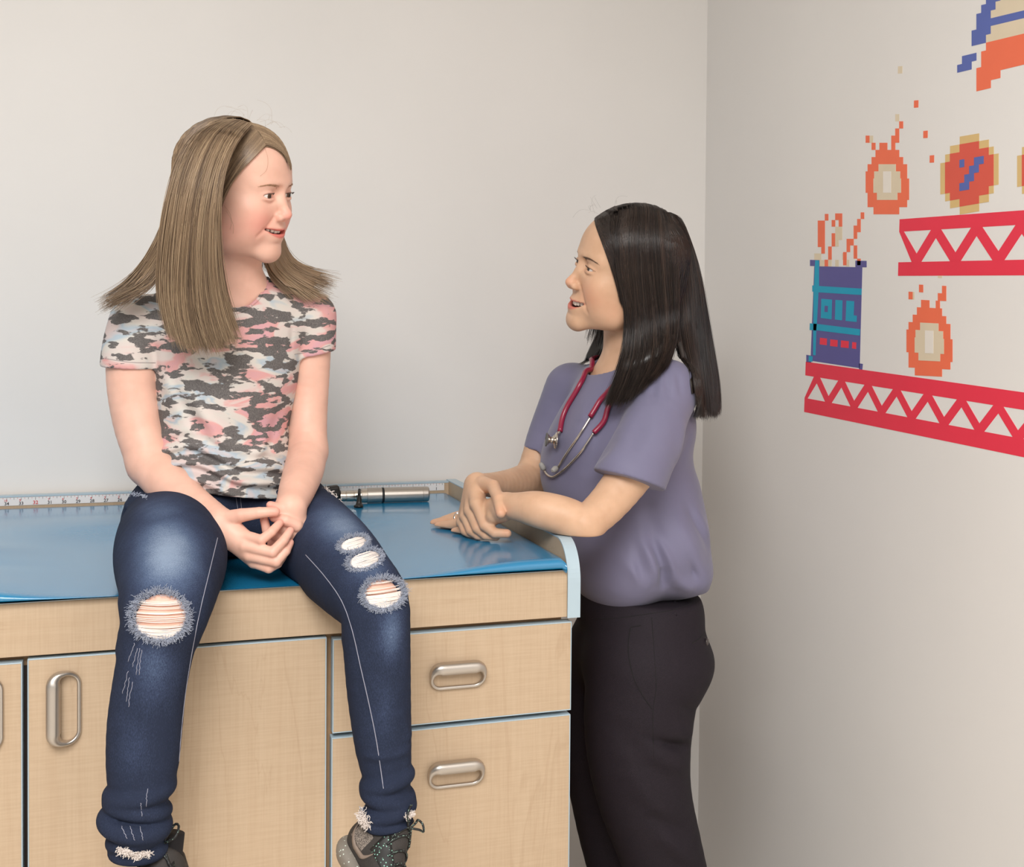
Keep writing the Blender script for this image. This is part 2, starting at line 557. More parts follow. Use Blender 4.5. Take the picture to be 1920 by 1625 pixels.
def front(name, x0, x1, z0, z1, label=None):
    b = 0.0016
    p = box(name, x0+b, x1-b, YF-0.0002, YF+0.0185, z0+b, z1-b, M_woodv, table, bevel=0.0004)
    bm = bmesh.new()
    for (a0, a1, c0, c1) in ((x0, x1, z1-b, z1), (x0, x1, z0, z0+b), (x0, x0+b, z0+b, z1-b), (x1-b, x1, z0+b, z1-b)):
        bx(bm, a0, a1, YF-0.0004, YF+0.0185, c0, c1)
    obj_bm('edge_band', bm, M_band, p, bevel=0.0005)
    if label: p['label'] = label
    return p
d1 = front('drawer', 0.2457, 0.6092, Z(-0.5775), Z(-0.4420), 'upper drawer with a horizontal pull')
d2 = front('drawer', 0.2445, 0.6086, 0.12, Z(-0.5840), 'deep lower drawer with a horizontal pull')
dr = front('door', -0.1568, 0.2370, 0.12, Z(-0.4385), 'wide cabinet door with an upright pull')
dl = front('door', -0.5600, -0.1630, 0.12, Z(-0.4420), 'cabinet door cut by the left picture edge')
front('door', -0.9600, -0.5690, 0.12, Z(-0.4420))
def hc(x, y): return P(x, y, YF)
pull(d1, hc(857, 1264), 0.0925, 0.0475)
pull(d2, hc(853.5, 1448), 0.0925, 0.0475)
pull(dr, hc(121, 1325), 0.1055, 0.0490, True)
c = hc(-26, 1338); pull(dl, c, 0.1055, 0.0490, True)
# ------------------------------------------------------------------ implicit modelling: smooth unions meshed with surface nets
def smin(a, b, k):
    if k <= 1e-6: return np.minimum(a, b)
    h = np.maximum(k-np.abs(a-b), 0)/k
    return np.minimum(a, b)-h*h*k*0.25

def smax(a, b, k): return -smin(-a, -b, k)

class Sdf:
    """Ordered list of (op, fn, centre, reach, k, squash)."""
    def __init__(s): s.ops = []
    def _add(s, op, fn, c, R, k): s.ops.append((op, fn, np.asarray(c, float), float(R), float(k))); return s
    # primitives -------------------------------------------------------
    def cone(s, a, b, ra, rb, k=0.01, op='u', sq=None):
        """tapered capsule a-b; sq=(axis, factor): thinner along axis by 1/factor."""
        a = np.asarray(a, float); b = np.asarray(b, float)
        ba = b-a; l2 = ba@ba; rr = ra-rb; a2 = l2-rr*rr; il2 = 1/l2 if l2 > 0 else 0
        if sq is not None:
            n = np.asarray(sq[0], float); n = n/np.linalg.norm(n); fac = sq[1]
        def fn(p):
            if sq is not None:
                t = (p-a)@ba*il2; t = np.clip(t, -0.5, 1.5)
                q = a+t[:, None]*ba
                p = p+((p-q)@n)[:, None]*n*(fac-1)
            if a2 <= 1e-12:
                c, r = (a, ra) if ra > rb else (b, rb)
                return np.linalg.norm(p-c, axis=1)-r
            pa = p-a; y = pa@ba; z = y-l2
            x = pa*l2-ba*y[:, None]; x2 = np.einsum('ij,ij->i', x, x)
            y2 = y*y*l2; z2 = z*z*l2
            kk = np.sign(rr)*rr*rr*x2
            d = (np.sqrt(x2*a2*il2)+y*rr)*il2-ra
            m1 = np.sign(z)*a2*z2 > kk
            d = np.where(m1, np.sqrt(x2+z2)*il2-rb, d)
            m2 = (~m1) & (np.sign(y)*a2*y2 < kk)
            d = np.where(m2, np.sqrt(x2+y2)*il2-ra, d)
            return d/(fac**0.5 if (sq is not None and fac > 1) else 1.0)
        return s._add(op, fn, (a+b)/2, math.sqrt(l2)/2+max(ra, rb)*(1 if sq is None else max(1, 1/sq[1])), k)
    def chain(s, pts, rads, k=0.01, kk=None, op='u', sq=None):
        """limb through pts: merged within itself first so the joints stay full."""
        for i in range(len(pts)-1):
            s.cone(pts[i], pts[i+1], rads[i], rads[i+1], k if i == 0 else (kk if kk is not None else k), op, sq)
        return s
    def ell(s, c, r, k=0.01, op='u', rot=None):
        c = np.asarray(c, float); r = np.asarray(r, float); R = None if rot is None else np.asarray(rot, float)
        def fn(p):
            q = p-c
            if R is not None: q = q@R          # columns of R are the local axes
            k0 = np.sqrt(((q/r)**2).sum(1)); k1 = np.sqrt(((q/(r*r))**2).sum(1))
            return k0*(k0-1)/np.maximum(k1, 1e-9)
        return s._add(op, fn, c, r.max(), k)
    def rbox(s, c, half, rad, k=0.01, op='u', rot=None):
        c = np.asarray(c, float); hf = np.asarray(half, float)-rad; R = None if rot is None else np.asarray(rot, float)
        def fn(p):
            q = p-c
            if R is not None: q = q@R
            q = np.abs(q)-hf
            return np.linalg.norm(np.maximum(q, 0), axis=1)+np.minimum(q.max(1), 0)-rad
        return s._add(op, fn, c, np.linalg.norm(half), k)
    def plane(s, pt, n, k=0.0, R=9.0, c=None):
        """cut away what lies on the +n side of the plane, within R of c."""
        pt = np.asarray(pt, float); n = np.asarray(n, float); n = n/np.linalg.norm(n)
        cc = pt if c is None else np.asarray(c, float)
        def fn(p):
            d = -((p-pt)@n)
            if R < 8: d = np.maximum(d, np.linalg.norm(p-cc, axis=1)-R)
            return d
        return s._add('s', fn, cc, R, k)
    def bump(s, c, r, amp, rot=None):
        """raise (amp>0) or press in (amp<0) the surface with a soft brush."""
        c = np.asarray(c, float); r = np.asarray(r, float)*np.ones(3); R = None if rot is None else np.asarray(rot, float)
        def fn(p):
            q = p-c
            if R is not None: q = q@R
            return -amp*np.exp(-((q/r)**2).sum(1))
        return s._add('d', fn, c, r.max()*2.6, 0)
    def disp(s, fn, c, R): return s._add('d', fn, c, R, 0)
    # evaluation -------------------------------------------------------
    def pick(s, c, hd):
        out = []
        for o in s.ops:
            lb = np.linalg.norm(o[2]-c)-o[3]-hd
            if lb < o[4]*1.3+hd*0.8+0.005: out.append(o)
        return out
    def eval(s, p, ops=None):
        d = np.full(len(p), 1e3)
        for op, fn, c, R, k in (s.ops if ops is None else ops):
            if op == 'u': d = smin(d, fn(p), k)
            elif op == 's': d = smax(d, -fn(p), k)
            elif op == 'i': d = smax(d, fn(p), k)
            else: d = d+fn(p)
        return d
    def evalc(s, p, cell=0.04):
        """evaluation of many scattered points with the same culling as the mesher."""
        d = np.full(len(p), 1e3)
        key = np.floor(p/cell).astype(np.int64)
        kk = key[:, 0]*7368787+key[:, 1]*9176389+key[:, 2]*1299709
        order = np.argsort(kk, kind='stable'); ks = kk[order]
        st = np.flatnonzero(np.r_[True, ks[1:] != ks[:-1]]); en = np.r_[st[1:], len(ks)]
        for a, b in zip(st, en):
            ii = order[a:b]; c = (key[ii[0]]+0.5)*cell
            ops = s.pick(c, cell*0.87)
            if ops: d[ii] = s.eval(p[ii], ops)
        return d
    def grad(s, p, e=0.0008):
        g = np.empty_like(p)
        for i in range(3):
            q = p.copy(); q[:, i] += e; r = p.copy(); r[:, i] -= e
            g[:, i] = s.evalc(q)-s.evalc(r)
        return g/(np.linalg.norm(g, axis=1, keepdims=True)+1e-12)

def mesh_sdf(S, lo, hi, h, B=12, smooth=2):
    lo = np.asarray(lo, float); hi = np.asarray(hi, float)
    bs = B*h
    nb = np.ceil((hi-lo)/bs).astype(int)
    gi = np.stack(np.meshgrid(*[np.arange(n) for n in nb], indexing='ij'), -1).reshape(-1, 3)
    cen = lo+(gi+0.5)*bs
    hd = bs*math.sqrt(3)/2
    d = S.eval(cen)
    act = gi[np.abs(d) < hd*1.55+0.004]
    STR = np.array([1, 100000, 10000000000], dtype=np.int64)
    ax = np.arange(B+1)
    loc = np.stack(np.meshgrid(ax, ax, ax, indexing='ij'), -1).reshape(-1, 3)
    keys, poss, quads = [], [], []
    corners = np.array([(i, j, k) for i in (0, 1) for j in (0, 1) for k in (0, 1)])
    edges = [(a, b) for a in range(8) for b in range(a+1, 8) if np.abs(corners[a]-corners[b]).sum() == 1]
    for g in act:
        base = g*B
        c = lo+(g+0.5)*bs
        ops = S.pick(c, hd)
        if not ops: continue
        p = lo+(base+loc)*h
        v = S.eval(p, ops).reshape(B+1, B+1, B+1)
        sg = v < 0
        if sg.all() or not sg.any(): continue
        cs = [v[i:i+B, j:j+B, k:k+B] for (i, j, k) in corners]
        sgc = [x < 0 for x in cs]
        cnt = sum(x.astype(np.int8) for x in sgc)
        cell = np.argwhere((cnt > 0) & (cnt < 8))
        if len(cell):
            cv = np.stack([x[tuple(cell.T)] for x in cs], 1)
            acc = np.zeros((len(cell), 3)); num = np.zeros(len(cell))
            for a, b in edges:
                va, vb = cv[:, a], cv[:, b]; mk = (va < 0) != (vb < 0)
                t = np.where(mk, va/np.where(mk, va-vb, 1), 0)
                pt = corners[a]+t[:, None]*(corners[b]-corners[a])
                acc += np.where(mk[:, None], pt, 0); num += mk
            pos = lo+(base+cell+acc/num[:, None])*h
            keys.append(((base+cell+1)*STR).sum(1)); poss.append(pos)
        for axn in range(3):
            sl0 = [slice(0, B)]*3; sl1 = [slice(0, B)]*3; sl1[axn] = slice(1, B+1)
            s0, s1 = sg[tuple(sl0)], sg[tuple(sl1)]
            e = np.argwhere(s0 != s1)
            if not len(e): continue
            flip = s0[tuple(e.T)]
            k0 = ((base+e+1)*STR).sum(1)
            u, w_ = STR[(axn+1) % 3], STR[(axn+2) % 3]
            q = np.stack([k0-u-w_, k0-w_, k0, k0-u], 1)
            q[~flip] = q[~flip][:, ::-1]
            quads.append(q)
    keys = np.concatenate(keys); poss = np.concatenate(poss); quads = np.concatenate(quads)
    uk, ui = np.unique(keys, return_index=True)
    V = poss[ui]
    idx = np.searchsorted(uk, quads); idx = np.clip(idx, 0, len(uk)-1)
    ok = (uk[idx] == quads).all(1)
    F = idx[ok]
    # light Taubin smoothing removes the voxel terraces
    e = np.concatenate([F[:, [0, 1]], F[:, [1, 2]], F[:, [2, 3]], F[:, [3, 0]]])
    for it in range(smooth):
        for lam in (0.5, -0.52):
            acc = np.zeros_like(V); n = np.bincount(e[:, 0], minlength=len(V))+np.bincount(e[:, 1], minlength=len(V))
            for c in range(3):
                acc[:, c] = np.bincount(e[:, 0], V[e[:, 1], c], len(V))+np.bincount(e[:, 1], V[e[:, 0], c], len(V))
            V = V+lam*(acc/np.maximum(n, 1)[:, None]-V)
    return V, F

def close_holes(o):
    bm = bmesh.new(); bm.from_mesh(o.data)
    e = [x for x in bm.edges if len(x.link_faces) == 1]
    if e:
        bmesh.ops.holes_fill(bm, edges=e, sides=40)
        for f in bm.faces: f.smooth = True
        bm.to_mesh(o.data)
    bm.free()
    return len(e)

def rot_axes(yaw_deg, pitch_deg=0, roll_deg=0):
    """Columns: local x (right), y (forward), z (up) in the room. yaw: compass angle of forward from +Y towards +X."""
    a = math.radians(yaw_deg); p = math.radians(pitch_deg); r = math.radians(roll_deg)
    Rz = np.array([[math.cos(a), math.sin(a), 0], [-math.sin(a), math.cos(a), 0], [0, 0, 1]])
    Rx = np.array([[1, 0, 0], [0, math.cos(p), -math.sin(p)], [0, math.sin(p), math.cos(p)]])   # pitch up
    Ry = np.array([[math.cos(r), 0, math.sin(r)], [0, 1, 0], [-math.sin(r), 0, math.cos(r)]])   # roll towards own right
    return Rz @ Rx @ Ry

class Head:
    """Places a head: local metres (x right, y forward, z up, chin at z=0) to the room."""
    def __init__(s, axes, anchor_local, anchor_world, scale):
        s.R = axes; s.s = scale
        s.o = np.asarray(anchor_world, float)-axes @ (np.asarray(anchor_local, float)*scale)
    def __call__(s, *l):
        l = np.asarray(l if len(l) == 3 else l[0], float)
        return s.o+(s.R @ (l*s.s).T).T if l.ndim > 1 else s.o+s.R @ (l*s.s)
    def local(s, p): return ((p-s.o) @ s.R)/s.s

EYE_X, EYE_Y, EYE_Z, EYE_R = 0.0310, 0.0715, 0.1085, 0.0122

def head_ops(S, hd, f):
    """Sculpt a smiling head into S. f: shape settings."""
    g = lambda k, d: f.get(k, d)
    s = hd.s
    def E(c, r, k, op='u', rot=None):
        R = hd.R if rot is None else hd.R @ rot
        S.ell(hd(*c), np.array(r)*s, k*s, op, R)
    def C(a, b, ra, rb, k, op='u'): S.cone(hd(*a), hd(*b), ra*s, rb*s, k*s, op)
    def Bm(c, r, amp): S.bump(hd(*c), np.array(r)*s, amp*s, hd.R)
    E((0, -0.012, 0.143), (0.0735, 0.093, 0.078), 0.01)
    E((0, 0.034, 0.140), (0.0605, 0.0545, 0.064), 0.03)
    E((0, 0.030, 0.085), (0.0575, 0.0555, 0.062), 0.03)
    ch = g('chin_y', 0.0); cz = g('chin_z', 0.0)
    for sx in (-1, 1):
        C((sx*0.0500, 0.004, 0.052), (sx*0.0440, 0.018, 0.030), 0.014, 0.014, 0.03)
        C((sx*0.0440, 0.018, 0.030), (sx*0.0120, 0.066+ch, 0.0135+cz), 0.014, 0.0135, 0.022)
        E((sx*0.0430, 0.050, 0.086), (0.0200, 0.0230, 0.0170), 0.02)
        ck = g('cheek', 1.0)
        E((sx*0.0375, 0.0550, 0.0700), (0.0200*ck, 0.0205*ck, 0.0190*ck), 0.02)
        E((sx*0.0470, 0.0220, 0.0680), (0.0180*ck, 0.0380, 0.0360), 0.02)
        # jowl fill
        E((sx*0.0360, 0.038, 0.046+cz*0.5), (0.0205*ck, 0.0300, 0.0260), 0.022)
    E((0, 0.0690+ch, 0.0150+cz), (0.0185, 0.0135, 0.0150), 0.018)
    # mouth barrel
    mw, mz, my = g('mouth_w', 0.0270), g('mouth_z', 0.0478), g('mouth_y', 0.0880)
    E((0, my-0.024, mz), (0.0300, 0.0270, 0.0240), 0.016)
    # brow ridge
    for sx in (-1, 1):
        C((sx*0.0100, 0.0800, 0.1250), (sx*0.0430, 0.0665, 0.1255), 0.0090, 0.0070, 0.014)
    # sockets
    for sx in (-1, 1):
        E((sx*0.0310, 0.0950, 0.1100), (0.0170, 0.0150, 0.0105), 0.014, 's')
        E((sx*0.0135, 0.0900, 0.1120), (0.0060, 0.0090, 0.0100), 0.010, 's')
    # nose
    nl = g('nose_y', 0.0); nb = g('bridge', 0.0)
    C((0, 0.0800+nb, 0.1130), (0, 0.0885+nb*0.7, 0.0960), 0.0062, 0.0068, 0.010)
    C((0, 0.0885+nb*0.7, 0.0960), (0, 0.0985+nl, 0.0775+g('tip_z', 0.0)), 0.0068, 0.0088*g('tip', 1.0), 0.006)
    for sx in (-1, 1):
        E((sx*0.0108, 0.0905+nl*0.5, 0.0725+g('tip_z', 0.0)*0.7), (0.0066*g('tip', 1.0), 0.0088, 0.0068), 0.0055)
        E((sx*0.0060, 0.0965+nl, 0.0655+g('tip_z', 0.0)), (0.0030, 0.0046, 0.0030), 0.003, 's')
    E((0, 0.0900+nl*0.7, 0.0690+g('tip_z', 0.0)), (0.0050, 0.0100, 0.0045), 0.005)
    # lids over the eyeballs, then the almond opening
    for sx in (-1, 1):
        E((sx*EYE_X, EYE_Y-0.0003, EYE_Z), (0.0150, 0.0139, 0.0134), 0.005)
        op = g('eye_open', 0.0042)
        S.ell(hd(sx*(EYE_X+0.0004), EYE_Y+0.013, EYE_Z-0.0004), np.array([g('eye_w', 0.0142), 0.0105, op])*s, 0.0008*s, 's', hd.R)
        C((sx*0.0178, EYE_Y+0.0085, EYE_Z-0.0012), (sx*0.0200, EYE_Y+0.0120, EYE_Z-0.0010), 0.0016, 0.0022, 0.001, 's')
        # crease above, pouch below
        for t in np.linspace(-1, 1, 7):
            Bm((sx*(EYE_X+0.0125*t), EYE_Y+0.0135-0.004*t*t, EYE_Z+0.0086-0.0030*t*t), (0.0036, 0.006, 0.0011), -0.0011)
            Bm((sx*(EYE_X+0.011*t), EYE_Y+0.0140-0.004*t*t, EYE_Z-0.0078+0.0022*t*t), (0.0038, 0.006, 0.0018), g('pouch', 0.0009))
            Bm((sx*(EYE_X+0.011*t), EYE_Y+0.0140-0.004*t*t, EYE_Z-0.0118+0.0022*t*t), (0.0040, 0.006, 0.0016), -0.0008)
    # mouth: open smile
    mw, mz, my = g('mouth_w', 0.0270), g('mouth_z', 0.0478), g('mouth_y', 0.0880)
    mc = g('corner_z', 0.0060); dy = g('corner_y', 0.0185)
    def lip(t, z, y): return (mw*t, my+y-dy*abs(t)**2.0, mz+z+mc*t*t)
    ts = np.linspace(-1, 1, 13)
    up, lo_, ops = g('up', 0.0044), g('low', 0.0056), g('gap', 0.0052)
    # fold beside the mouth
    for sx in (-1, 1):
        for t in np.linspace(0, 1, 8):
            x = 0.0165+(mw-0.0075)*t; z = 0.0730-(0.0778-mz)*t*0.87-0.004*t*t; y = 0.0860-0.0085*t-0.004*t*t
            Bm((sx*x, y, z), (0.0030, 0.010, 0.0042), -0.0017*g('fold', 1.0))
        Bm((sx*(mw+0.0040), my-dy-0.001, mz+mc), (0.0032, 0.009, 0.0040), -0.0024)
    for a, b in zip(ts[:-1], ts[1:]):
        w0, w1 = 1-abs(a)**2.2, 1-abs(b)**2.2
        C(lip(a, ops*0.5*w0+up*0.55*w0, -0.0015), lip(b, ops*0.5*w1+up*0.55*w1, -0.0015), 0.0016+up*0.55*w0, 0.0016+up*0.55*w1, 0.0035)
        C(lip(a, -ops*0.5*w0-lo_*0.5*w0, -0.0035), lip(b, -ops*0.5*w1-lo_*0.5*w1, -0.0035), 0.0016+lo_*0.55*w0, 0.0016+lo_*0.55*w1, 0.0035)
    Bm((0, 0.0885, 0.5*(mz+ops+0.072)), (0.0028, 0.008, 0.0050), -0.0010)
    Bm((0, 0.0850, mz-0.0185), (0.0150, 0.010, 0.0038), -0.0016)
    # the opening itself, following the smile
    for a, b in zip(ts[:-1], ts[1:]):
        w0, w1 = 1-abs(a)**3.2, 1-abs(b)**3.2
        for dyy in (-0.022, -0.016, -0.010, -0.004, 0.003, 0.009):
            C(lip(a, 0, dyy), lip(b, 0, dyy), 0.0009+ops*0.52*w0, 0.0009+ops*0.52*w1, 0.0010, 's')
    S._mouth = (hd, lip, ops, mw)

def head_tint(hd, p, f):
    """colour masks on head vertices: lips, blush, and 'other' darker openings."""
    g = lambda k, d: f.get(k, d)
    q = hd.local(p)
    mw, mz, my = g('mouth_w', 0.0270), g('mouth_z', 0.0478), g('mouth_y', 0.0880)
    mc = g('corner_z', 0.0060); dy = g('corner_y', 0.0185)
    up, lo_, ops = g('up', 0.0044), g('low', 0.0056), g('gap', 0.0052)
    t = q[:, 0]/mw; ta = np.clip(np.abs(t), 0, 1)
    w = 1-ta**2.2
    zc = q[:, 2]-(mz+mc*ta*ta)
    top = ops*0.5*w+up*1.12*w+0.0008; bot = -(ops*0.5*w+lo_*1.05*w+0.0008)
    inside = np.minimum(top-zc, zc-bot)
    lips = 1/(1+np.exp(-inside/0.0006))*(np.abs(t) < 1.0)*(q[:, 1] > 0.055)
    inner = (np.abs(zc) < ops*0.6*w+0.0015)*(q[:, 1] < my-dy*ta*ta-0.0035)*(np.abs(t) < 1.02)*(q[:, 1] > 0.035)
    bl = np.zeros(len(p))
    for sx in (-1, 1):
        bl += np.exp(-((q[:, 0]-sx*0.041)/0.022)**2-((q[:, 2]-0.066)/0.022)**2-((q[:, 1]-0.055)/0.04)**2)
        bl += 0.45*np.exp(-((q[:, 0]-sx*0.055)/0.02)**2-((q[:, 2]-0.045)/0.022)**2-((q[:, 1]-0.02)/0.03)**2)
    bl += 0.8*np.exp(-((q[:, 0])/0.012)**2-((q[:, 2]-0.076)/0.011)**2-((q[:, 1]-0.104)/0.014)**2)
    for sx in (-1, 1):
        lid = np.exp(-((q[:, 0]-sx*EYE_X)/0.013)**2-((q[:, 2]-EYE_Z)/0.006)**2)*(q[:, 1] > 0.06)
        bl += 0.5*lid
    return np.clip(lips, 0, 1), np.clip(bl, 0, 1), inner.astype(float)

def skin_mat(name, base, lip, blush, inner=(70, 22, 20), sss=0.12):
    t = NT(name); t.set(Roughness=0.48, Specular_IOR_Level=0.35)
    v = t.coord()
    n1 = t.noise(v, 35, 4); n2 = t.noise(v, 900, 2, 0.6)
    b0 = tuple(max(0, c-9) for c in base)
    c = t.ramp(n1, [(0.35, srgb(*b0)), (0.65, srgb(*base))])
    a = t.attr('tint'); sep = t.n('ShaderNodeSeparateColor'); t.l(a.outputs['Color'], sep.inputs[0])
    c = t.mix(sep.outputs[1], c, srgb(*blush))
    c = t.mix(sep.outputs[0], c, srgb(*lip))
    c = t.mix(sep.outputs[2], c, srgb(*inner))
    t.l(c, t.b.inputs['Base Color'])
    t.set(Subsurface_Weight=sss, Subsurface_Scale=0.02)
    t.b.inputs['Subsurface Radius'].default_value = (1.0, 0.35, 0.2)
    t.bump(n2, 0.06, 0.0006)
    return t.m

def eye_pair(hd, parent, iris, gaze, names='eye'):
    """eyeballs with iris and pupil caps; gaze: point in the room."""
    tw = plain('eye_white', srgb(226, 218, 212), 0.12)
    ti = plain('iris', srgb(*iris), 0.1)
    tp = plain('pupil', srgb(10, 8, 8), 0.05)
    for sx in (-1, 1):
        c = hd(sx*EYE_X, EYE_Y, EYE_Z); r = EYE_R*hd.s
        d = Vector(gaze)-Vector(c); M = axis_matrix(c, d)
        bm = bmesh.new()
        lathe(bm, [(r*math.cos(a), r*math.sin(a)) for a in np.linspace(PI, 0, 25)], M, 32)
        e = obj_bm(names, bm, tw, parent, smooth=True)
        bm = bmesh.new(); a1 = 0.54
        lathe(bm, [(r*1.004*math.cos(a), r*1.004*math.sin(a)) for a in np.linspace(a1, 0.02, 8)]+[(r*1.004, 0)], M, 32)
        obj_bm('iris', bm, ti, e, smooth=True)
        bm = bmesh.new(); a1 = 0.22
        lathe(bm, [(r*1.009*math.cos(a), r*1.009*math.sin(a)) for a in np.linspace(a1, 0.02, 6)]+[(r*1.009, 0)], M, 24)
        obj_bm('pupil', bm, tp, e, smooth=True)

def teeth_row(hd, f, parent):
    g = lambda k, d: f.get(k, d)
    mw, mz, my = g('mouth_w', 0.0270), g('mouth_z', 0.0478), g('mouth_y', 0.0880)
    mc = g('corner_z', 0.0060); dy = g('corner_y', 0.0185); ops = g('gap', 0.0052)
    tm = plain('tooth_enamel', srgb(236, 228, 214), 0.2)
    bm = bmesh.new()
    xs = [0.0]; 
    widths = [0.0082, 0.0068, 0.0072, 0.0064, 0.0060]
    for sx in (-1, 1):
        x = 0.0
        for i, wd in enumerate(widths):
            xc = sx*(x+wd/2); x += wd*0.94
            t = min(abs(xc)/mw, 1.0)
            y = my-0.0075-dy*1.10*t*t; z = mz+mc*t*t*0.9+ops*0.5
            hgt = (0.0096, 0.0084, 0.0088, 0.0072, 0.0064)[i]*g('tooth', 1.0)
            ang = math.atan2(-2*dy*1.15*t/mw*1.0, 1.0)*sx
            rot = np.array([[math.cos(ang), -math.sin(ang), 0], [math.sin(ang), math.cos(ang), 0], [0, 0, 1]])
            vs = []
            for k in range(9):
                th = PI*k/8
                for j in range(10):
                    ph = 2*PI*j/10
                    ex = lambda c: math.copysign(abs(c)**0.55, c)
                    l = np.array([ex(math.sin(th)*math.cos(ph))*wd*0.50, ex(math.sin(th)*math.sin(ph))*0.0032, ex(math.cos(th))*hgt*0.5])
                    w_ = hd(*(rot @ l+np.array([xc, y, z+0.0016-hgt*0.18])))
                    vs.append(bm.verts.new(w_))
            for k in range(8):
                for j in range(10):
                    a, b = k*10+j, k*10+(j+1) % 10
                    try: bm.faces.new((vs[a], vs[b], vs[b+10], vs[a+10]))
                    except ValueError: pass
    return obj_bm('teeth', bm, tm, parent, smooth=True)

def surf_point(S, p, d, far=0.03, it=22):
    """march points p along unit direction d onto the surface of S (p outside)."""
    p = np.array(p, float); d = np.array(d, float)
    if d.ndim == 1: d = np.tile(d, (len(p), 1))
    for k in range(it):
        v = S.evalc(p)
        v = np.clip(v, -0.004, 0.006)
        p = p+d*v[:, None]*0.9
    return p

def brow_lash(S, hd, f, parent, mat, mat_l, amt=1.0):
    g = lambda k, d: f.get(k, d)
    for sx in (-1, 1):
        n = int(150*amt)
        t = rng.random(n); w_ = (rng.random(n)-0.5)
        x = 0.0125+0.0375*t
        z = 0.1215+g('brow_z', 0)+0.0060*np.sin(np.clip(t*1.15, 0, 1)*PI*0.62)-0.0030*t*t+w_*(0.0062*(1-t*0.75))
        p = hd(np.stack([sx*x, np.full(n, 0.105), z], 1))
        p = surf_point(S, p, -hd.R[:, 1])
        dirl = np.stack([sx*np.full(n, 0.85), -0.45-0.3*t, 0.42-0.75*t-0.4*w_], 1)
        dirl /= np.linalg.norm(dirl, axis=1, keepdims=True)
        dw = dirl @ hd.R.T
        L = (0.0050+0.0025*rng.random(n))*hd.s
        u = np.linspace(0, 1, 4)[None, :, None]
        nrm = hd.R[:, 1]
        path = p[:, None, :]+dw[:, None, :]*L[:, None, None]*u+nrm*(0.0004+0.0011*np.sin(u*PI*0.7))*hd.s
        V, F, sid = tubes(path, np.linspace(0.00022, 0.00008, 4)[None, :].repeat(n, 0))
        obj_np('eyebrow', V, F, mat, parent)
        # upper lashes along the lid edge
        n = 34
        t = np.linspace(-1, 1, n)
        ew, op = g('eye_w', 0.0142), g('eye_open', 0.004)
        x = EYE_X+0.0004+ew*t*0.96; zz = EYE_Z-0.0004+op*np.sqrt(np.clip(1-t*t*0.93, 0, 1))
        yy = EYE_Y+np.sqrt(np.clip(0.0136**2-((x-EYE_X)*0.8)**2, 0, 1))-0.0002
        p = hd(np.stack([sx*x, yy, zz], 1))
        dl = np.stack([sx*t*0.55, np.full(n, 0.8), np.full(n, g('lash_up', 0.10))], 1); dl /= np.linalg.norm(dl, axis=1, keepdims=True)
        dw = dl @ hd.R.T
        L = (g('lash', 0.0055)*(0.75+0.4*np.clip(t, 0, 1)))*hd.s
        path = p[:, None, :]+dw[:, None, :]*L[:, None, None]*u+hd.R[:, 2]*(u**2*0.0022*hd.s)
        V, F, sid = tubes(path, np.linspace(g('lash_r', 0.00022), 0.00006, 4)[None, :].repeat(n, 0))
        # lash line itself
        pl = np.stack([p+hd.R[:, 1]*0.0003*hd.s], 0)
        V2, F2, _ = tubes(pl, np.full((1, n), g('lash_r', 0.00022)*1.5)*np.clip(1.25-np.abs(t), 0.25, 1))
        obj_np('eyelashes', np.concatenate([V, V2]), np.concatenate([F, F2+len(V)]), mat_l, parent)
# ------------------------------------------------------------------ heads
GIRL = dict(chin_y=-0.001, cheek=1.08, nose_y=-0.0015, bridge=-0.003, tip=1.05, tip_z=0.0015, eye_open=0.0036, lash=0.0034, lash_r=0.00016, mouth_w=0.0335, gap=0.0054,
            up=0.0030, low=0.0052, fold=0.9, corner_z=0.0072, corner_y=0.0240)
WOMAN = dict(chin_y=0.001, cheek=1.0, nose_y=0.0, bridge=-0.004, tip=0.96, tip_z=-0.003, eye_open=0.0025, mouth_w=0.0315, gap=0.0085, mouth_z=0.0370, mouth_y=0.0870, chin_z=-0.0060,
             up=0.0030, low=0.0056, fold=1.3, corner_z=0.0085, corner_y=0.0215, tooth=1.3, eye_w=0.0168, lash=0.0045)
GH = Head(rot_axes(125.4, -8, 8), (EYE_X, EYE_Y+0.010, EYE_Z), P(505, 367, 1.70), 0.905)
WH = Head(rot_axes(270.0, 8, -16), (-EYE_X, EYE_Y+0.010, EYE_Z), P(1104, 504, 1.80), 0.97)
M_skin_g = skin_mat('skin_fair', (231, 184, 164), (212, 116, 106), (230, 150, 136))
M_skin_w = skin_mat('skin_warm', (212, 172, 142), (204, 116, 102), (220, 160, 130))
# ------------------------------------------------------------------ the seated girl
def PR(x, y, Y, rpx):
    """point at pixel/depth and a radius given in photo pixels at that depth."""
    p = P(x, y, Y); dep = (p-np.array([0, 0, H])) @ _fw
    return p, rpx*dep/FPX
def limb(S, spec, k=0.012, kk=None, off=0.0, sq=None):
    q = np.array([np.append(*PR(*t)) for t in spec])
    q = catmull(q, 5*(len(q)-1)+1)
    S.chain([t[:3] for t in q], [max(0.002, t[3]+off) for t in q], k, 0.0012, sq=sq)
def cast(S, px, py, y0=1.25, it=90, tol=0.0003):
    """where the sight lines through pixels meet the surface of S."""
    px = np.asarray(px, float); py = np.asarray(py, float)
    d = np.array([ray(a, b) for a, b in zip(px, py)]); dn = d/np.linalg.norm(d, axis=1, keepdims=True)
    t = np.full(len(px), y0)/dn[:, 1]
    o = np.array([0, 0, H])
    for k in range(it):
        v = S.evalc(o+dn*t[:, None])
        v = np.where(v > 100, 0.02, v)
        t = t+np.clip(v*0.8, -0.01, 0.05)
    p = o+dn*t[:, None]
    return p
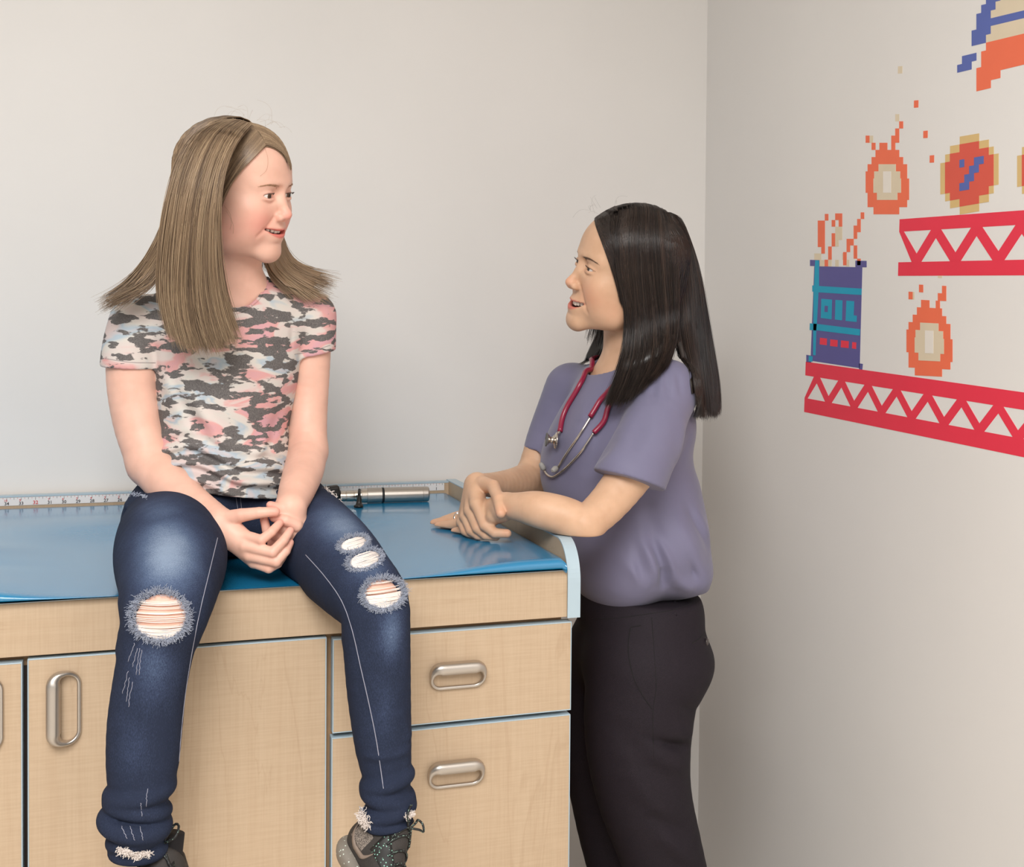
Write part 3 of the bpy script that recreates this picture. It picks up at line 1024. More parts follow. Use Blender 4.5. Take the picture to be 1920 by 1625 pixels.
def cast_safe(S, px, py, Yf, y0=1.25):
    """like cast, but a sight line that misses is stopped at depth Yf."""
    p = cast(S, px, py, y0)
    bad = np.abs(S.evalc(p)) > 0.003
    for i in np.flatnonzero(bad): p[i] = P(px[i], py[i], Yf)
    return p, ~bad

GY = 1.84
def girl_torso(S, off, k=0.04):
    a, r = PR(446, 578, 1.835, 62); b, r2 = PR(264, 598, 1.85, 40); c, r3 = PR(584, 594, 1.85, 40)
    S.cone(a, b, r+off, r2+off, k); S.cone(a, c, r+off, r3+off, k)
    for (x, y, Y, rx, ry, rz) in ((430, 675, 1.845, 128, 0.094, 115), (418, 790, 1.85, 118, 0.092, 130), (408, 905, 1.865, 140, 0.108, 95)):
        q, r = PR(x, y, Y, rx); _, rzz = PR(x, y, Y, rz)
        S.ell(q, (r+off, ry+off, rzz+off), k+0.02)
G_ARM_R = [(256, 604, 1.85, 42), (249, 690, 1.85, 48), (259, 785, 1.84, 46), (283, 868, 1.815, 43)]
G_FORE_R = [(283, 868, 1.815, 43), (318, 908, 1.77, 41), (358, 943, 1.725, 35), (412, 977, 1.66, 26)]
G_ARM_L = [(584, 604, 1.85, 38), (581, 690, 1.85, 37), (577, 780, 1.84, 36), (577, 846, 1.815, 36)]
G_FORE_L = [(577, 846, 1.815, 36), (570, 880, 1.77, 37), (558, 915, 1.71, 34), (545, 950, 1.655, 28)]
G_LEG_R = [(308, 982, 1.87, 76), (320, 1035, 1.66, 102), (318, 1095, 1.54, 91), (310, 1150, 1.475, 78), (296, 1205, 1.47, 69), (280, 1290, 1.475, 67), (272, 1360, 1.475, 68), (267, 1440, 1.47, 64), (262, 1500, 1.465, 50), (260, 1592, 1.46, 44)]
G_LEG_L = [(538, 962, 1.87, 82), (615, 1035, 1.66, 84), (664, 1088, 1.54, 76), (700, 1130, 1.475, 66), (706, 1200, 1.47, 63), (711, 1300, 1.475, 59), (719, 1400, 1.475, 52), (725, 1450, 1.47, 45), (728, 1548, 1.465, 38)]

def hand(S, palm, fingers, kp=0.006, kf=0.0016):
    for a, b in palm:
        (p, r), (q, r2) = PR(*a), PR(*b); S.cone(p, q, r, r2, kp)
    for f in fingers:
        q = [PR(*t) for t in f]
        for i in range(len(q)-1):
            S.cone(q[i][0], q[i+1][0], q[i][1], q[i+1][1], 0.003 if i == 0 else 0.0012)

SG = Sdf()
head_ops(SG, GH, GIRL)
a, r = PR(448, 560, 1.825, 60)
SG.cone(GH(0, -0.020, 0.050), a, 0.046*GH.s, r*0.90, 0.030)
girl_torso(SG, -0.013)
for spec in (G_ARM_R, G_ARM_L): limb(SG, spec, 0.02, 0.006)
for spec in (G_FORE_R, G_FORE_L): limb(SG, spec, 0.010, 0.006)
for spec in (G_LEG_R, G_LEG_L): limb(SG, spec[:-1], 0.03, 0.008, -0.0035)
# her right hand (fingers wrapped over) and her left hand inside it
G_FR = [[(457, 1005, 1.632, 12), (490, 1012, 1.612, 9.5), (509, 997, 1.612, 8.8), (524, 981, 1.622, 7.6)],
        [(460, 1023, 1.624, 12), (511, 1035, 1.605, 10), (532, 1013, 1.607, 9), (544, 995, 1.617, 7.6)],
        [(468, 1041, 1.624, 11.5), (518, 1053, 1.607, 9.6), (536, 1033, 1.610, 8.6), (544, 1017, 1.618, 7.4)],
        [(476, 1054, 1.630, 10.5), (504, 1066, 1.617, 8.6), (521, 1057, 1.619, 7.8), (531, 1044, 1.628, 7)],
        [(424, 974, 1.650, 17), (452, 966, 1.636, 13), (486, 961, 1.626, 10.5), (516, 959, 1.622, 9)]]
G_FL = [[(556, 986, 1.634, 12), (536, 976, 1.630, 10), (514, 970, 1.634, 8.6)],
        [(552, 1005, 1.640, 12), (520, 1010, 1.640, 9.5), (500, 994, 1.638, 8.6), (495, 973, 1.639, 7.8)],
        [(556, 1020, 1.640, 12), (520, 1024, 1.640, 9), (504, 1008, 1.644, 8)],
        [(548, 1030, 1.640, 11), (522, 1034, 1.638, 8.5), (508, 1022, 1.642, 7.5)],
        [(536, 962, 1.646, 15), (524, 953, 1.642, 10), (507, 947, 1.640, 8)]]
hand(SG, [((413, 979, 1.658, 25), (457, 1005, 1.635, 14)), ((413, 981, 1.658, 25), (460, 1023, 1.628, 14)),
          ((414, 984, 1.658, 25), (468, 1040, 1.628, 13.5)), ((414, 988, 1.658, 23), (476, 1053, 1.633, 12))], G_FR)
hand(SG, [((545, 952, 1.655, 27), (560, 1003, 1.645, 17)), ((545, 955, 1.655, 26), (549, 1022, 1.645, 15)),
          ((543, 955, 1.655, 26), (534, 988, 1.645, 20))], G_FL)

SEAT_Z = Z(-0.3435)-0.0158
def seat_cut(S): S.rbox((0.15, 1.600+0.30, SEAT_Z-0.12), (0.70, 0.30, 0.12), 0.012, 0.004, 's')
seat_cut(SG)
girl = None
def tips_mask(V, fingers):
    m = np.zeros(len(V))
    for f in fingers:
        p, r = PR(*f[-1])
        m = np.maximum(m, np.exp(-(((V-p)**2).sum(1))/(r*1.5)**2))
        for t in f[1:-1]:
            p, r = PR(*t); m = np.maximum(m, 0.35*np.exp(-(((V-p)**2).sum(1))/(r*1.4)**2))
    return m
def person(name, S, lo, hi, h, hd, f, mat, fingers, label, cat):
    V, F = mesh_sdf(S, lo, hi, h)
    l, b, i = head_tint(hd, V, f)
    b = np.maximum(b, 0.75*tips_mask(V, fingers))
    o = obj_np(name, V, F, mat, None, attrs={'tint': np.stack([l, b, i], 1)})
    close_holes(o)
    tag(o, label, cat)
    return o

girl = person('person', SG, (-0.14, 1.36, 0.46), (0.42, 2.02, 1.60), 0.0018, GH, GIRL, M_skin_g, G_FR+G_FL,
              'girl with long light brown hair sitting on the blue cushion in ripped jeans', 'girl')
eye_pair(GH, girl, (92, 66, 48), GH(0.02, 1.0, 0.04))
teeth_row(GH, GIRL, girl)
M_browg = plain('brow_hair_brown', srgb(176, 136, 106), 0.7)
M_lash = plain('lash_dark', srgb(66, 48, 40), 0.6)
brow_lash(SG, GH, GIRL, girl, M_browg, M_lash)

# ---- T-shirt
SS = Sdf()
limb(SS, [(256, 598, 1.85, 48), (248, 650, 1.85, 53), (244, 700, 1.85, 55)], 0.03, 0.02)
limb(SS, [(586, 592, 1.85, 44), (585, 640, 1.85, 44), (583, 684, 1.85, 45)], 0.03, 0.02)
p0 = P(245, 688, 1.85); SS.plane(p0, (-0.03, 0.05, -1), 0.002, 0.09, p0)
p0 = P(585, 664, 1.85); SS.plane(p0, (0.20, 0.05, -1), 0.002, 0.09, p0)
SSt = Sdf(); girl_torso(SSt, 0.0, 0.042)
p, r = PR(405, 915, 1.855, 158); SSt.ell(p, (r, 0.118, r*0.55), 0.05)
SS._add('u', lambda p_: SSt.eval(p_), P(420, 760, 1.85), 0.34, 0.009)
# folds: gathered waist, drag lines from the bust, creases at the armpits
_wc = P(400, 880, 1.80)
def waist_folds(p):
    q = p-_wc
    z = q[:, 2]+0.20*q[:, 0]*q[:, 0]/0.12+0.16*q[:, 0]+0.006*np.sin(q[:, 0]*46)
    env = np.exp(-(z/0.042)**2)*np.clip((0.05-q[:, 1])/0.06, 0, 1)
    return -0.0052*np.sin(z*2*PI/0.0235+0.8*np.sin(q[:, 0]*31))*env
SS.disp(waist_folds, _wc, 0.22)
def drag(x0, y0, x1, y1, Y, w, amp):
    A, B = P(x0, y0, Y), P(x1, y1, Y); d = B-A; L2 = d@d
    def fn(p):
        t = np.clip((p-A)@d/L2, 0, 1); q = p-A-t[:, None]*d
        q = q*np.array([1, 0.35, 1])
        return -amp*np.exp(-(q**2).sum(1)/w**2)*np.sin(np.clip(t, 0.04, 0.96)*PI)
    SS.disp(fn, (A+B)/2, math.sqrt(L2)/2+0.08)
for L in ((318, 720, 400, 840, 1.77, 0.010, -0.006), (340, 720, 440, 862, 1.76, 0.009, 0.005), (520, 800, 468, 868, 1.76, 0.009, 0.005),
          (536, 750, 500, 850, 1.77, 0.009, -0.005), (300, 690, 330, 760, 1.78, 0.010, 0.005), (330, 830, 430, 880, 1.76, 0.008, -0.004),
          (545, 665, 500, 640, 1.78, 0.010, -0.004), (298, 680, 330, 630, 1.78, 0.010, -0.004), (240, 900, 262, 860, 1.82, 0.010, 0.007), (226, 930, 246, 880, 1.82, 0.008, -0.006),
          (276, 560, 303, 625, 1.76, 0.004, -0.004), (303, 620, 300, 690, 1.76, 0.004, -0.005), (566, 550, 552, 610, 1.78, 0.004, -0.004), (552, 605, 546, 672, 1.78, 0.004, -0.005)):
    drag(*L)
SS.plane(P(385, 922, 1.76), (-0.14, 0.0, -1), 0.003)
ncol = P(447, 545, 1.80)
SS.ell(P(436, 512, 1.800), (0.0525, 0.095, 0.0570), 0.003, 's')
V, F = mesh_sdf(SS, (-0.12, 1.66, 0.90), (0.36, 2.02, 1.40), 0.0025)
t = NT('tie_dye_jersey'); t.set(Roughness=0.85, Specular_IOR_Level=0.15)
v = t.coord((11, 11, 22)); 
base = t.ramp(t.noise(v, 0.9, 3, 0.5, 0.8), [(0.32, srgb(206, 158, 164)), (0.42, srgb(214, 160, 156)), (0.47, srgb(210, 196, 190)), (0.54, srgb(206, 200, 192)), (0.59, srgb(168, 182, 192)), (0.66, srgb(206, 188, 184))])
v2 = t.coord((30, 30, 84), (0.0, 0.14, 0.0))
bl = t.noise(v2, 1.0, 4, 0.5, 0.2)
v3 = t.coord((8, 8, 12)); big = t.noise(v3, 1.0, 2)
bl2 = t.math('ADD', bl, t.math('MULTIPLY', t.math('SUBTRACT', big, 0.5), 0.16))
mask = t.ramp(bl2, [(0.500, (0, 0, 0, 1)), (0.530, (1, 1, 1, 1))])
fine = t.noise(t.coord((800, 800, 500)), 1.0, 2)
dark = t.ramp(fine, [(0.3, srgb(88, 84, 83)), (0.7, srgb(118, 113, 111))])
col = t.mix(mask, base, dark)
t.l(col, t.b.inputs['Base Color'])
t.bump(t.noise(t.coord((500, 500, 500)), 1.0, 2), 0.15, 0.0008)
o = obj_np('t_shirt', V, F, t.m, girl); close_holes(o)
# collar rib and hems as slightly raised bands
def band_on(S, name, pxs, r, mat, parent, n=40, lift=0.0004, closed=False, y0=1.4):
    q = catmull(np.array(pxs, float), n)
    p = cast(S, q[:, 0], q[:, 1], y0)
    ok = np.abs(S.evalc(p)) < 0.003
    p = catmull(p[ok], n) if not ok.all() else p
    c = np.array([0, 0, H]); d = c-p; d /= np.linalg.norm(d, axis=1, keepdims=True)
    p = p+d*lift
    for _ in range(2): p[1:-1] = 0.25*p[:-2]+0.5*p[1:-1]+0.25*p[2:]
    return tube_obj(name, p, r, mat, parent, n=n*2, ns=6)

band_on(SS, 'collar', [(418, 584), (432, 588), (460, 580), (486, 558), (498, 535), (504, 512)], 0.0028, t.m, o, 40, -0.0008)
M_shseam = plain('shirt_seam', srgb(158, 148, 146), 0.9)
band_on(SS, 'sleeve_hem', [(197, 672), (245, 679), (292, 680)], 0.0005, M_shseam, o, 30, 0.0001)
band_on(SS, 'sleeve_hem', [(552, 664), (585, 658), (619, 647)], 0.0005, M_shseam, o, 30, 0.0001)

# ---- jeans
SJ = Sdf()
for spec in (G_LEG_R, G_LEG_L): limb(SJ, spec, 0.03, 0.010)
p, r = PR(412, 945, 1.87, 138); SJ.ell(p, (r, 0.112, 0.085), 0.05)
p, r = PR(425, 905, 1.865, 108); SJ.ell(p, (r, 0.100, 0.060), 0.05)
# bunched cuffs
def roll(x0, y0, x1, y1, Y, r0, r1, k=0.004):
    (p, a), (q, b) = PR(x0, y0, Y, r0), PR(x1, y1, Y, r1); SJ.cone(p, q, a, b, k)
for (x0, x1, y, Y, tilt, hw, rr) in ((240, 285, 1490, 1.465, 2, 12, 26), (222, 300, 1495, 1.465, -8, 0, 20), (214, 290, 1541, 1.455, -6, 0, 22), (222, 298, 1578, 1.455, 6, 0, 20)):
    pass
def ring_fold(S, c, rad, tube, k, n=(0, 0, 1), tilt=0.0):
    """doughnut of cloth round a leg"""
    c = np.asarray(c, float); n = np.asarray(n, float); n /= np.linalg.norm(n)
    def fn(p):
        q = p-c; z = q @ n; rr = np.sqrt(np.maximum((q*q).sum(1)-z*z, 0))-rad
        return np.sqrt(rr*rr+z*z)-tube
    S._add('u', fn, c, rad+tube, k)
for (x, y, Y, rp, tp, n) in ((262, 1480, 1.467, 48, 19, (-0.14, 0.05, 1)), (258, 1511, 1.466, 50, 14, (0.22, 0.1, 1)), (253, 1540, 1.462, 52, 17, (0.20, -0.1, 1)), (258, 1566, 1.462, 43, 15, (-0.18, 0.1, 1)), (259, 1592, 1.462, 40, 14, (0.0, 0, 1)),
                             (726, 1460, 1.468, 38, 15, (-0.26, 0.1, 1)), (727, 1488, 1.467, 37, 16, (0.20, -0.1, 1)), (729, 1517, 1.465, 38, 15, (-0.20, 0.1, 1)), (727, 1541, 1.465, 37, 13, (0.12, 0, 1))):
    p, a = PR(x, y, Y, rp); _, b = PR(x, y, Y, tp); ring_fold(SJ, p, a, b*1.05, 0.0035, n)
for (A, B, w_, amp) in (((380, 1120, 1.50), (350, 1160, 1.48), 0.008, 0.004), ((230, 1130, 1.50), (236, 1175, 1.48), 0.008, 0.005), ((372, 1170, 1.48), (362, 1200, 1.47), 0.007, 0.006),
                        ((228, 1190, 1.48), (222, 1215, 1.48), 0.007, 0.005), ((640, 1150, 1.50), (668, 1175, 1.48), 0.008, 0.005), ((650, 1195, 1.48), (672, 1210, 1.47), 0.007, 0.004),
                        ((240, 945, 1.82), (330, 935, 1.80), 0.010, 0.005), ((235, 965, 1.80), (300, 952, 1.78), 0.009, -0.005), ((600, 930, 1.84), (560, 960, 1.80), 0.010, -0.004),
                        ((440, 985, 1.78), (470, 960, 1.78), 0.010, -0.005), ((425, 1010, 1.74), (400, 985, 1.76), 0.010, 0.004),
                        ((672, 1425, 1.44), (775, 1410, 1.44), 0.006, 0.003), ((770, 1380, 1.45), (752, 1340, 1.44), 0.007, 0.003)):
    A3, B3 = P(*A), P(*B); d3 = B3-A3
    def fn(p, A3=A3, d3=d3, w_=w_, amp=amp):
        t_ = np.clip((p-A3)@d3/(d3@d3), 0, 1); q = p-A3-t_[:, None]*d3; q = q*np.array([1, 0.5, 1])
        return -amp*np.exp(-(q**2).sum(1)/w_**2)
    SJ.disp(fn, (A3+B3)/2, np.linalg.norm(d3)/2+0.04)
SJ.plane(P(430, 878, 1.80), (0, 0, 1), 0.002, 0.4, P(430, 878, 1.86))
pc = P(259, 1603, 1.462); SJ.plane(pc, (-0.05, 0, -1), 0.003, 0.09, pc)
pc = P(728, 1548, 1.465); SJ.plane(pc, (0.14, -0.1, -1), 0.003, 0.09, pc)
seat_cut(SJ)
SJ_whole = Sdf(); SJ_whole.ops = list(SJ.ops)
# worn-through knees: the cloth is opened down to the skin
HOLES = [((300, 1155), (50, 42), 0.0), ((719, 1112), (36, 26), -0.15)]
TEARS = [((663, 1019), (24, 11), -0.28), ((684, 1049), (29, 14), -0.30)]
def hole_cut(S, c, rad, ang, depth):
    p = cast(SJ_whole, [c[0]], [c[1]])[0]
    _, rx = PR(c[0], c[1], p[1], rad[0]); _, rz = PR(c[0], c[1], p[1], rad[1])
    S.ell(p, (rx, depth, rz), 0.001, 's', rot_axes(0, 0, -math.degrees(ang)) if True else None)
for c, rad, ang in HOLES: hole_cut(SJ, c, rad, ang, 0.030)
for c, rad, ang in TEARS: hole_cut(SJ, c, rad, ang, 0.0035)
V, F = mesh_sdf(SJ, (-0.13, 1.34, 0.54), (0.42, 2.02, 1.12), 0.0023)
fade = np.zeros(len(V))
for (x, y, rx, ry, a_) in ((315, 1035, 62, 80, 1.0), (300, 960, 50, 25, 0.5), (290, 1250, 38, 70, 0.45), (640, 985, 55, 40, 0.8), (690, 1050, 45, 40, 0.55), (735, 1185, 26, 55, 0.6), (250, 1400, 40, 50, 0.15), (720, 1330, 25, 60, 0.2)):
    p = cast(SJ_whole, [x], [y])[0]; _, a1 = PR(x, y, p[1], rx); _, a2 = PR(x, y, p[1], ry)
    q = V-p; fade = np.maximum(fade, a_*np.exp(-(q[:, 0]/a1)**2-(q[:, 2]/a2)**2-(q[:, 1]/0.11)**2))
t = NT('washed_denim'); t.set(Roughness=0.9, Specular_IOR_Level=0.1)
w1 = t.noise(t.coord((1000, 1000, 360)), 1.0, 3, 0.7); w2 = t.noise(t.coord((22, 22, 12)), 1.0, 4, 0.6)
fa = t.attr('fade').outputs['Fac']
f2 = t.math('ADD', fa, t.math('MULTIPLY', t.math('SUBTRACT', w2, 0.5), 0.35))
f3 = t.math('ADD', f2, t.math('MULTIPLY', t.math('SUBTRACT', w1, 0.5), 0.9))
col = t.ramp(f3, [(0.0, srgb(39, 45, 62)), (0.28, srgb(53, 62, 85)), (0.60, srgb(80, 94, 120)), (1.0, srgb(130, 145, 166))])
t.l(col, t.b.inputs['Base Color']); t.bump(w1, 0.25, 0.0008)
M_denim = t.m
jeans = obj_np('jeans', V, F, M_denim, girl, attrs={'fade': fade}); close_holes(jeans)
M_thread = plain('white_cotton_thread', srgb(234, 222, 214), 0.9)
M_fray = plain('frayed_blue_cotton', srgb(166, 172, 188), 0.95, var=0.3, vscale=900)
M_seam = plain('seam_thread', srgb(150, 150, 164), 0.8)
CAM = np.array([0, 0, H])
def fray_edge(c, rad, ang, n, L):
    """short curled threads all round the rim of a tear"""
    th = rng.random(n)*2*PI
    jit = 0.98+0.07*rng.standard_normal(n)
    ca, sa = math.cos(ang), math.sin(ang)
    ex, ey = rad[0]*np.cos(th)*jit, rad[1]*np.sin(th)*jit
    px, py = c[0]+ex*ca-ey*sa, c[1]+ex*sa+ey*ca
    p = cast(SJ_whole, px, py)
    ok = np.abs(SJ_whole.evalc(p)) < 0.003; p = p[ok]; th = th[ok]; n = len(p)
    gr = SJ_whole.grad(p)
    K = 6
    path = np.zeros((n, K, 3)); path[:, 0] = p
    outd = np.stack([np.cos(th), np.zeros(n), -np.sin(th)], 1)
    dirv = outd*0.85+gr*0.35+0.45*rng.standard_normal((n, 3))
    dirv /= np.linalg.norm(dirv, axis=1, keepdims=True)
    st = (L*(0.5+rng.random(n)))/(K-1)
    for k in range(1, K):
        dirv = dirv+0.30*rng.standard_normal((n, 3)); dirv /= np.linalg.norm(dirv, axis=1, keepdims=True)
        path[:, k] = path[:, k-1]+dirv*st[:, None]
    d = SJ_whole.evalc(path.reshape(-1, 3)).reshape(n, K)
    g2 = np.repeat(gr[:, None, :], K, 1)
    path = path+g2*np.maximum(0, 0.0006-d)[..., None]
    return path
def threads_over(c, rad, ang, rows, sag, fill, lift):
    """weft threads left hanging across an opening"""
    out = []; ca, sa = math.cos(ang), math.sin(ang)
    for v in rows:
        hw = rad[0]*math.sqrt(max(0, 1-v*v))*1.02
        s_ = np.linspace(-1, 1, 13)
        ex = s_*hw; ey = v*rad[1]+sag*(1-s_*s_)+rng.normal(0, 0.35, 13).cumsum()*0.35
        px, py = c[0]+ex*ca-ey*sa, c[1]+ex*sa+ey*ca
        p = cast(SJ_whole, px, py)
        ok = np.abs(SJ_whole.evalc(p)) < 0.004
        if not ok.all():
            if ok.sum() < 5: continue
            p = catmull(p[ok], 13)
        d = CAM-p; d /= np.linalg.norm(d, axis=1, keepdims=True)
        out.append(p+d*(lift+0.0006*rng.random()))
    return np.array(out)
for i, (c, rad, ang) in enumerate(HOLES):
    rows = list(rng.uniform(-0.9, 0.35, 16))+list(np.linspace(0.36, 0.97, 20 if i == 0 else 16))
    if i == 1: rows += list(np.linspace(0.1, 0.4, 7))
    pt = threads_over(c, rad, ang, rows, 4 if i == 0 else 1.5, 0, 0.0)
    V, F, _ = tubes(pt, np.full(pt.shape[:2], 0.00048)*rng.uniform(0.7, 1.3, (len(pt), 1)))
    obj_np('loose_threads', V, F, M_thread, jeans)
    pt = fray_edge(c, (rad[0]*1.04, rad[1]*1.06), ang, 1300, 0.0062)
    V, F, _ = tubes(pt, np.full(pt.shape[:2], 0.00024), 3)
    obj_np('frayed_edge', V, F, M_fray, jeans)
for i, (c, rad, ang) in enumerate(TEARS):
    pt = threads_over(c, rad, ang, np.linspace(-0.95, 0.95, 24), 0.6, 0, -0.0002)
    V, F, _ = tubes(pt, np.full(pt.shape[:2], 0.0007))
    obj_np('loose_threads', V, F, M_thread, jeans)
    pt = fray_edge(c, (rad[0]*1.1, rad[1]*1.2), ang, 800, 0.0054)
    V, F, _ = tubes(pt, np.full(pt.shape[:2], 0.00024), 3)
    obj_np('frayed_edge', V, F, M_fray, jeans)
# side seams, fly stitching and small whiskered scuffs
for pts in ([(408, 1008), (393, 1070), (376, 1140), (364, 1200), (349, 1290), (340, 1370), (334, 1450)],
            [(573, 1040), (607, 1078), (640, 1125), (660, 1180), (676, 1250), (692, 1320), (706, 1390), (719, 1478)]):
    band_on(SJ_whole, 'seam', pts, 0.0006, M_seam, jeans, 60, 0.0001)
for pts in ([(440, 913), (443, 935), (446, 955)], [(448, 912), (451, 935), (453, 955)]):
    band_on(SJ_whole, 'seam', pts, 0.0004, M_seam, jeans, 12, 0.0001)
sc_ = []
for (x0, y0, x1, y1) in ((252, 1205, 240, 1240), (258, 1215, 248, 1250), (262, 1215, 255, 1265), (266, 1218, 260, 1265), (240, 1258, 230, 1300), (243, 1270, 236, 1315), (249, 1278, 240, 1325), (276, 1478, 274, 1512), (264, 1505, 266, 1530), (228, 1548, 238, 1572), (244, 1548, 252, 1575), (262, 1545, 268, 1575)):
    q = np.linspace(0, 1, 12); px = x0+(x1-x0)*q+rng.normal(0, 0.6, 12); py = y0+(y1-y0)*q
    sc_.append(cast_safe(SJ_whole, px, py, 1.44)[0])
for part in (sc_[:4], sc_[4:7], sc_[7:9], sc_[9:]):
    V, F, _ = tubes(np.array(part), np.full((len(part), 12), 0.0004))
    obj_np('scuff_threads', V, F, M_seam, jeans)
# torn hems
def hem_fray(pxs, n, L, r, mat):
    q = catmull(np.array(pxs, float), n)+rng.normal(0, 1.6, (n, 2))
    p = cast(SJ_whole, q[:, 0], q[:, 1]); d = CAM-p; d /= np.linalg.norm(d, axis=1, keepdims=True)
    ok = np.abs(SJ_whole.evalc(p)) < 0.003; p = p[ok]; d = d[ok]; n = len(p)
    K = 6; path = np.zeros((n, K, 3)); path[:, 0] = p+d*0.0008
    dv = np.array([0, -0.3, -1.0])+0.8*rng.standard_normal((n, 3)); dv /= np.linalg.norm(dv, axis=1, keepdims=True)
    for k in range(1, K):
        dv = dv+0.5*rng.standard_normal((n, 3)); dv /= np.linalg.norm(dv, axis=1, keepdims=True)
        path[:, k] = path[:, k-1]+dv*L/(K-1)*(0.5+rng.random((n, 1)))
    V, F, _ = tubes(path, np.full((n, K), r)); obj_np('frayed_hem', V, F, mat, jeans)
hem_fray([(222, 1590), (250, 1600), (280, 1598)], 420, 0.007, 0.0004, M_thread)
hem_fray([(676, 1518), (683, 1532), (688, 1545)], 260, 0.011, 0.0004, M_thread)
hem_fray([(672, 1505), (680, 1520)], 90, 0.007, 0.0005, M_fray)
hem_fray([(762, 1530), (774, 1522)], 120, 0.006, 0.0004, M_thread)
hem_fray([(246, 926), (262, 928), (276, 932)], 120, 0.007, 0.0005, M_fray)
hem_fray([(606, 912), (625, 925), (645, 938)], 120, 0.007, 0.0005, M_thread)
# ------------------------------------------------------------------ trainers
M_upper = plain('shoe_dark_knit', srgb(52, 47, 44), 0.75, var=0.25, vscale=700)
t = NT('shoe_mesh_panel'); t.set(Roughness=0.8)
vv = t.n('ShaderNodeTexVoronoi'); vv.inputs['Scale'].default_value = 900; t.l(t.coord(), vv.inputs['Vector'])
t.l(t.ramp(vv.outputs['Distance'], [(0.35, srgb(52, 46, 42)), (0.6, srgb(140, 128, 118))]), t.b.inputs['Base Color']); M_mesh = t.m
def speckle(name, base, dot, sc, th):
    t = NT(name); t.set(Roughness=0.55)
    vv = t.n('ShaderNodeTexVoronoi'); vv.inputs['Scale'].default_value = sc; t.l(t.coord(), vv.inputs['Vector'])
    m1 = t.ramp(vv.outputs['Distance'], [(th, (1, 1, 1, 1)), (th+0.05, (0, 0, 0, 1))])
    wn = t.n('ShaderNodeSeparateColor'); t.l(vv.outputs['Color'], wn.inputs[0])
    g_ = t.ramp(wn.outputs[0], [(0.45, (0, 0, 0, 1)), (0.5, (1, 1, 1, 1))])
    m2 = t.math('MULTIPLY', m1, g_)
    t.l(t.mix(m2, srgb(*base), srgb(*dot)), t.b.inputs['Base Color']); return t.m
M_sole = speckle('shoe_sole_speckled', (128, 121, 112), (214, 226, 214), 230, 0.2)
M_glit = speckle('shoe_speckled_overlay', (34, 33, 32), (150, 206, 184), 330, 0.24)
M_lace = speckle('shoe_lace_speckled', (26, 26, 26), (170, 210, 190), 520, 0.22)
M_logo = plain('shoe_logo_taupe', srgb(132, 116, 104), 0.5)
M_sock = plain('sock_black', srgb(24, 20, 22), 0.9)

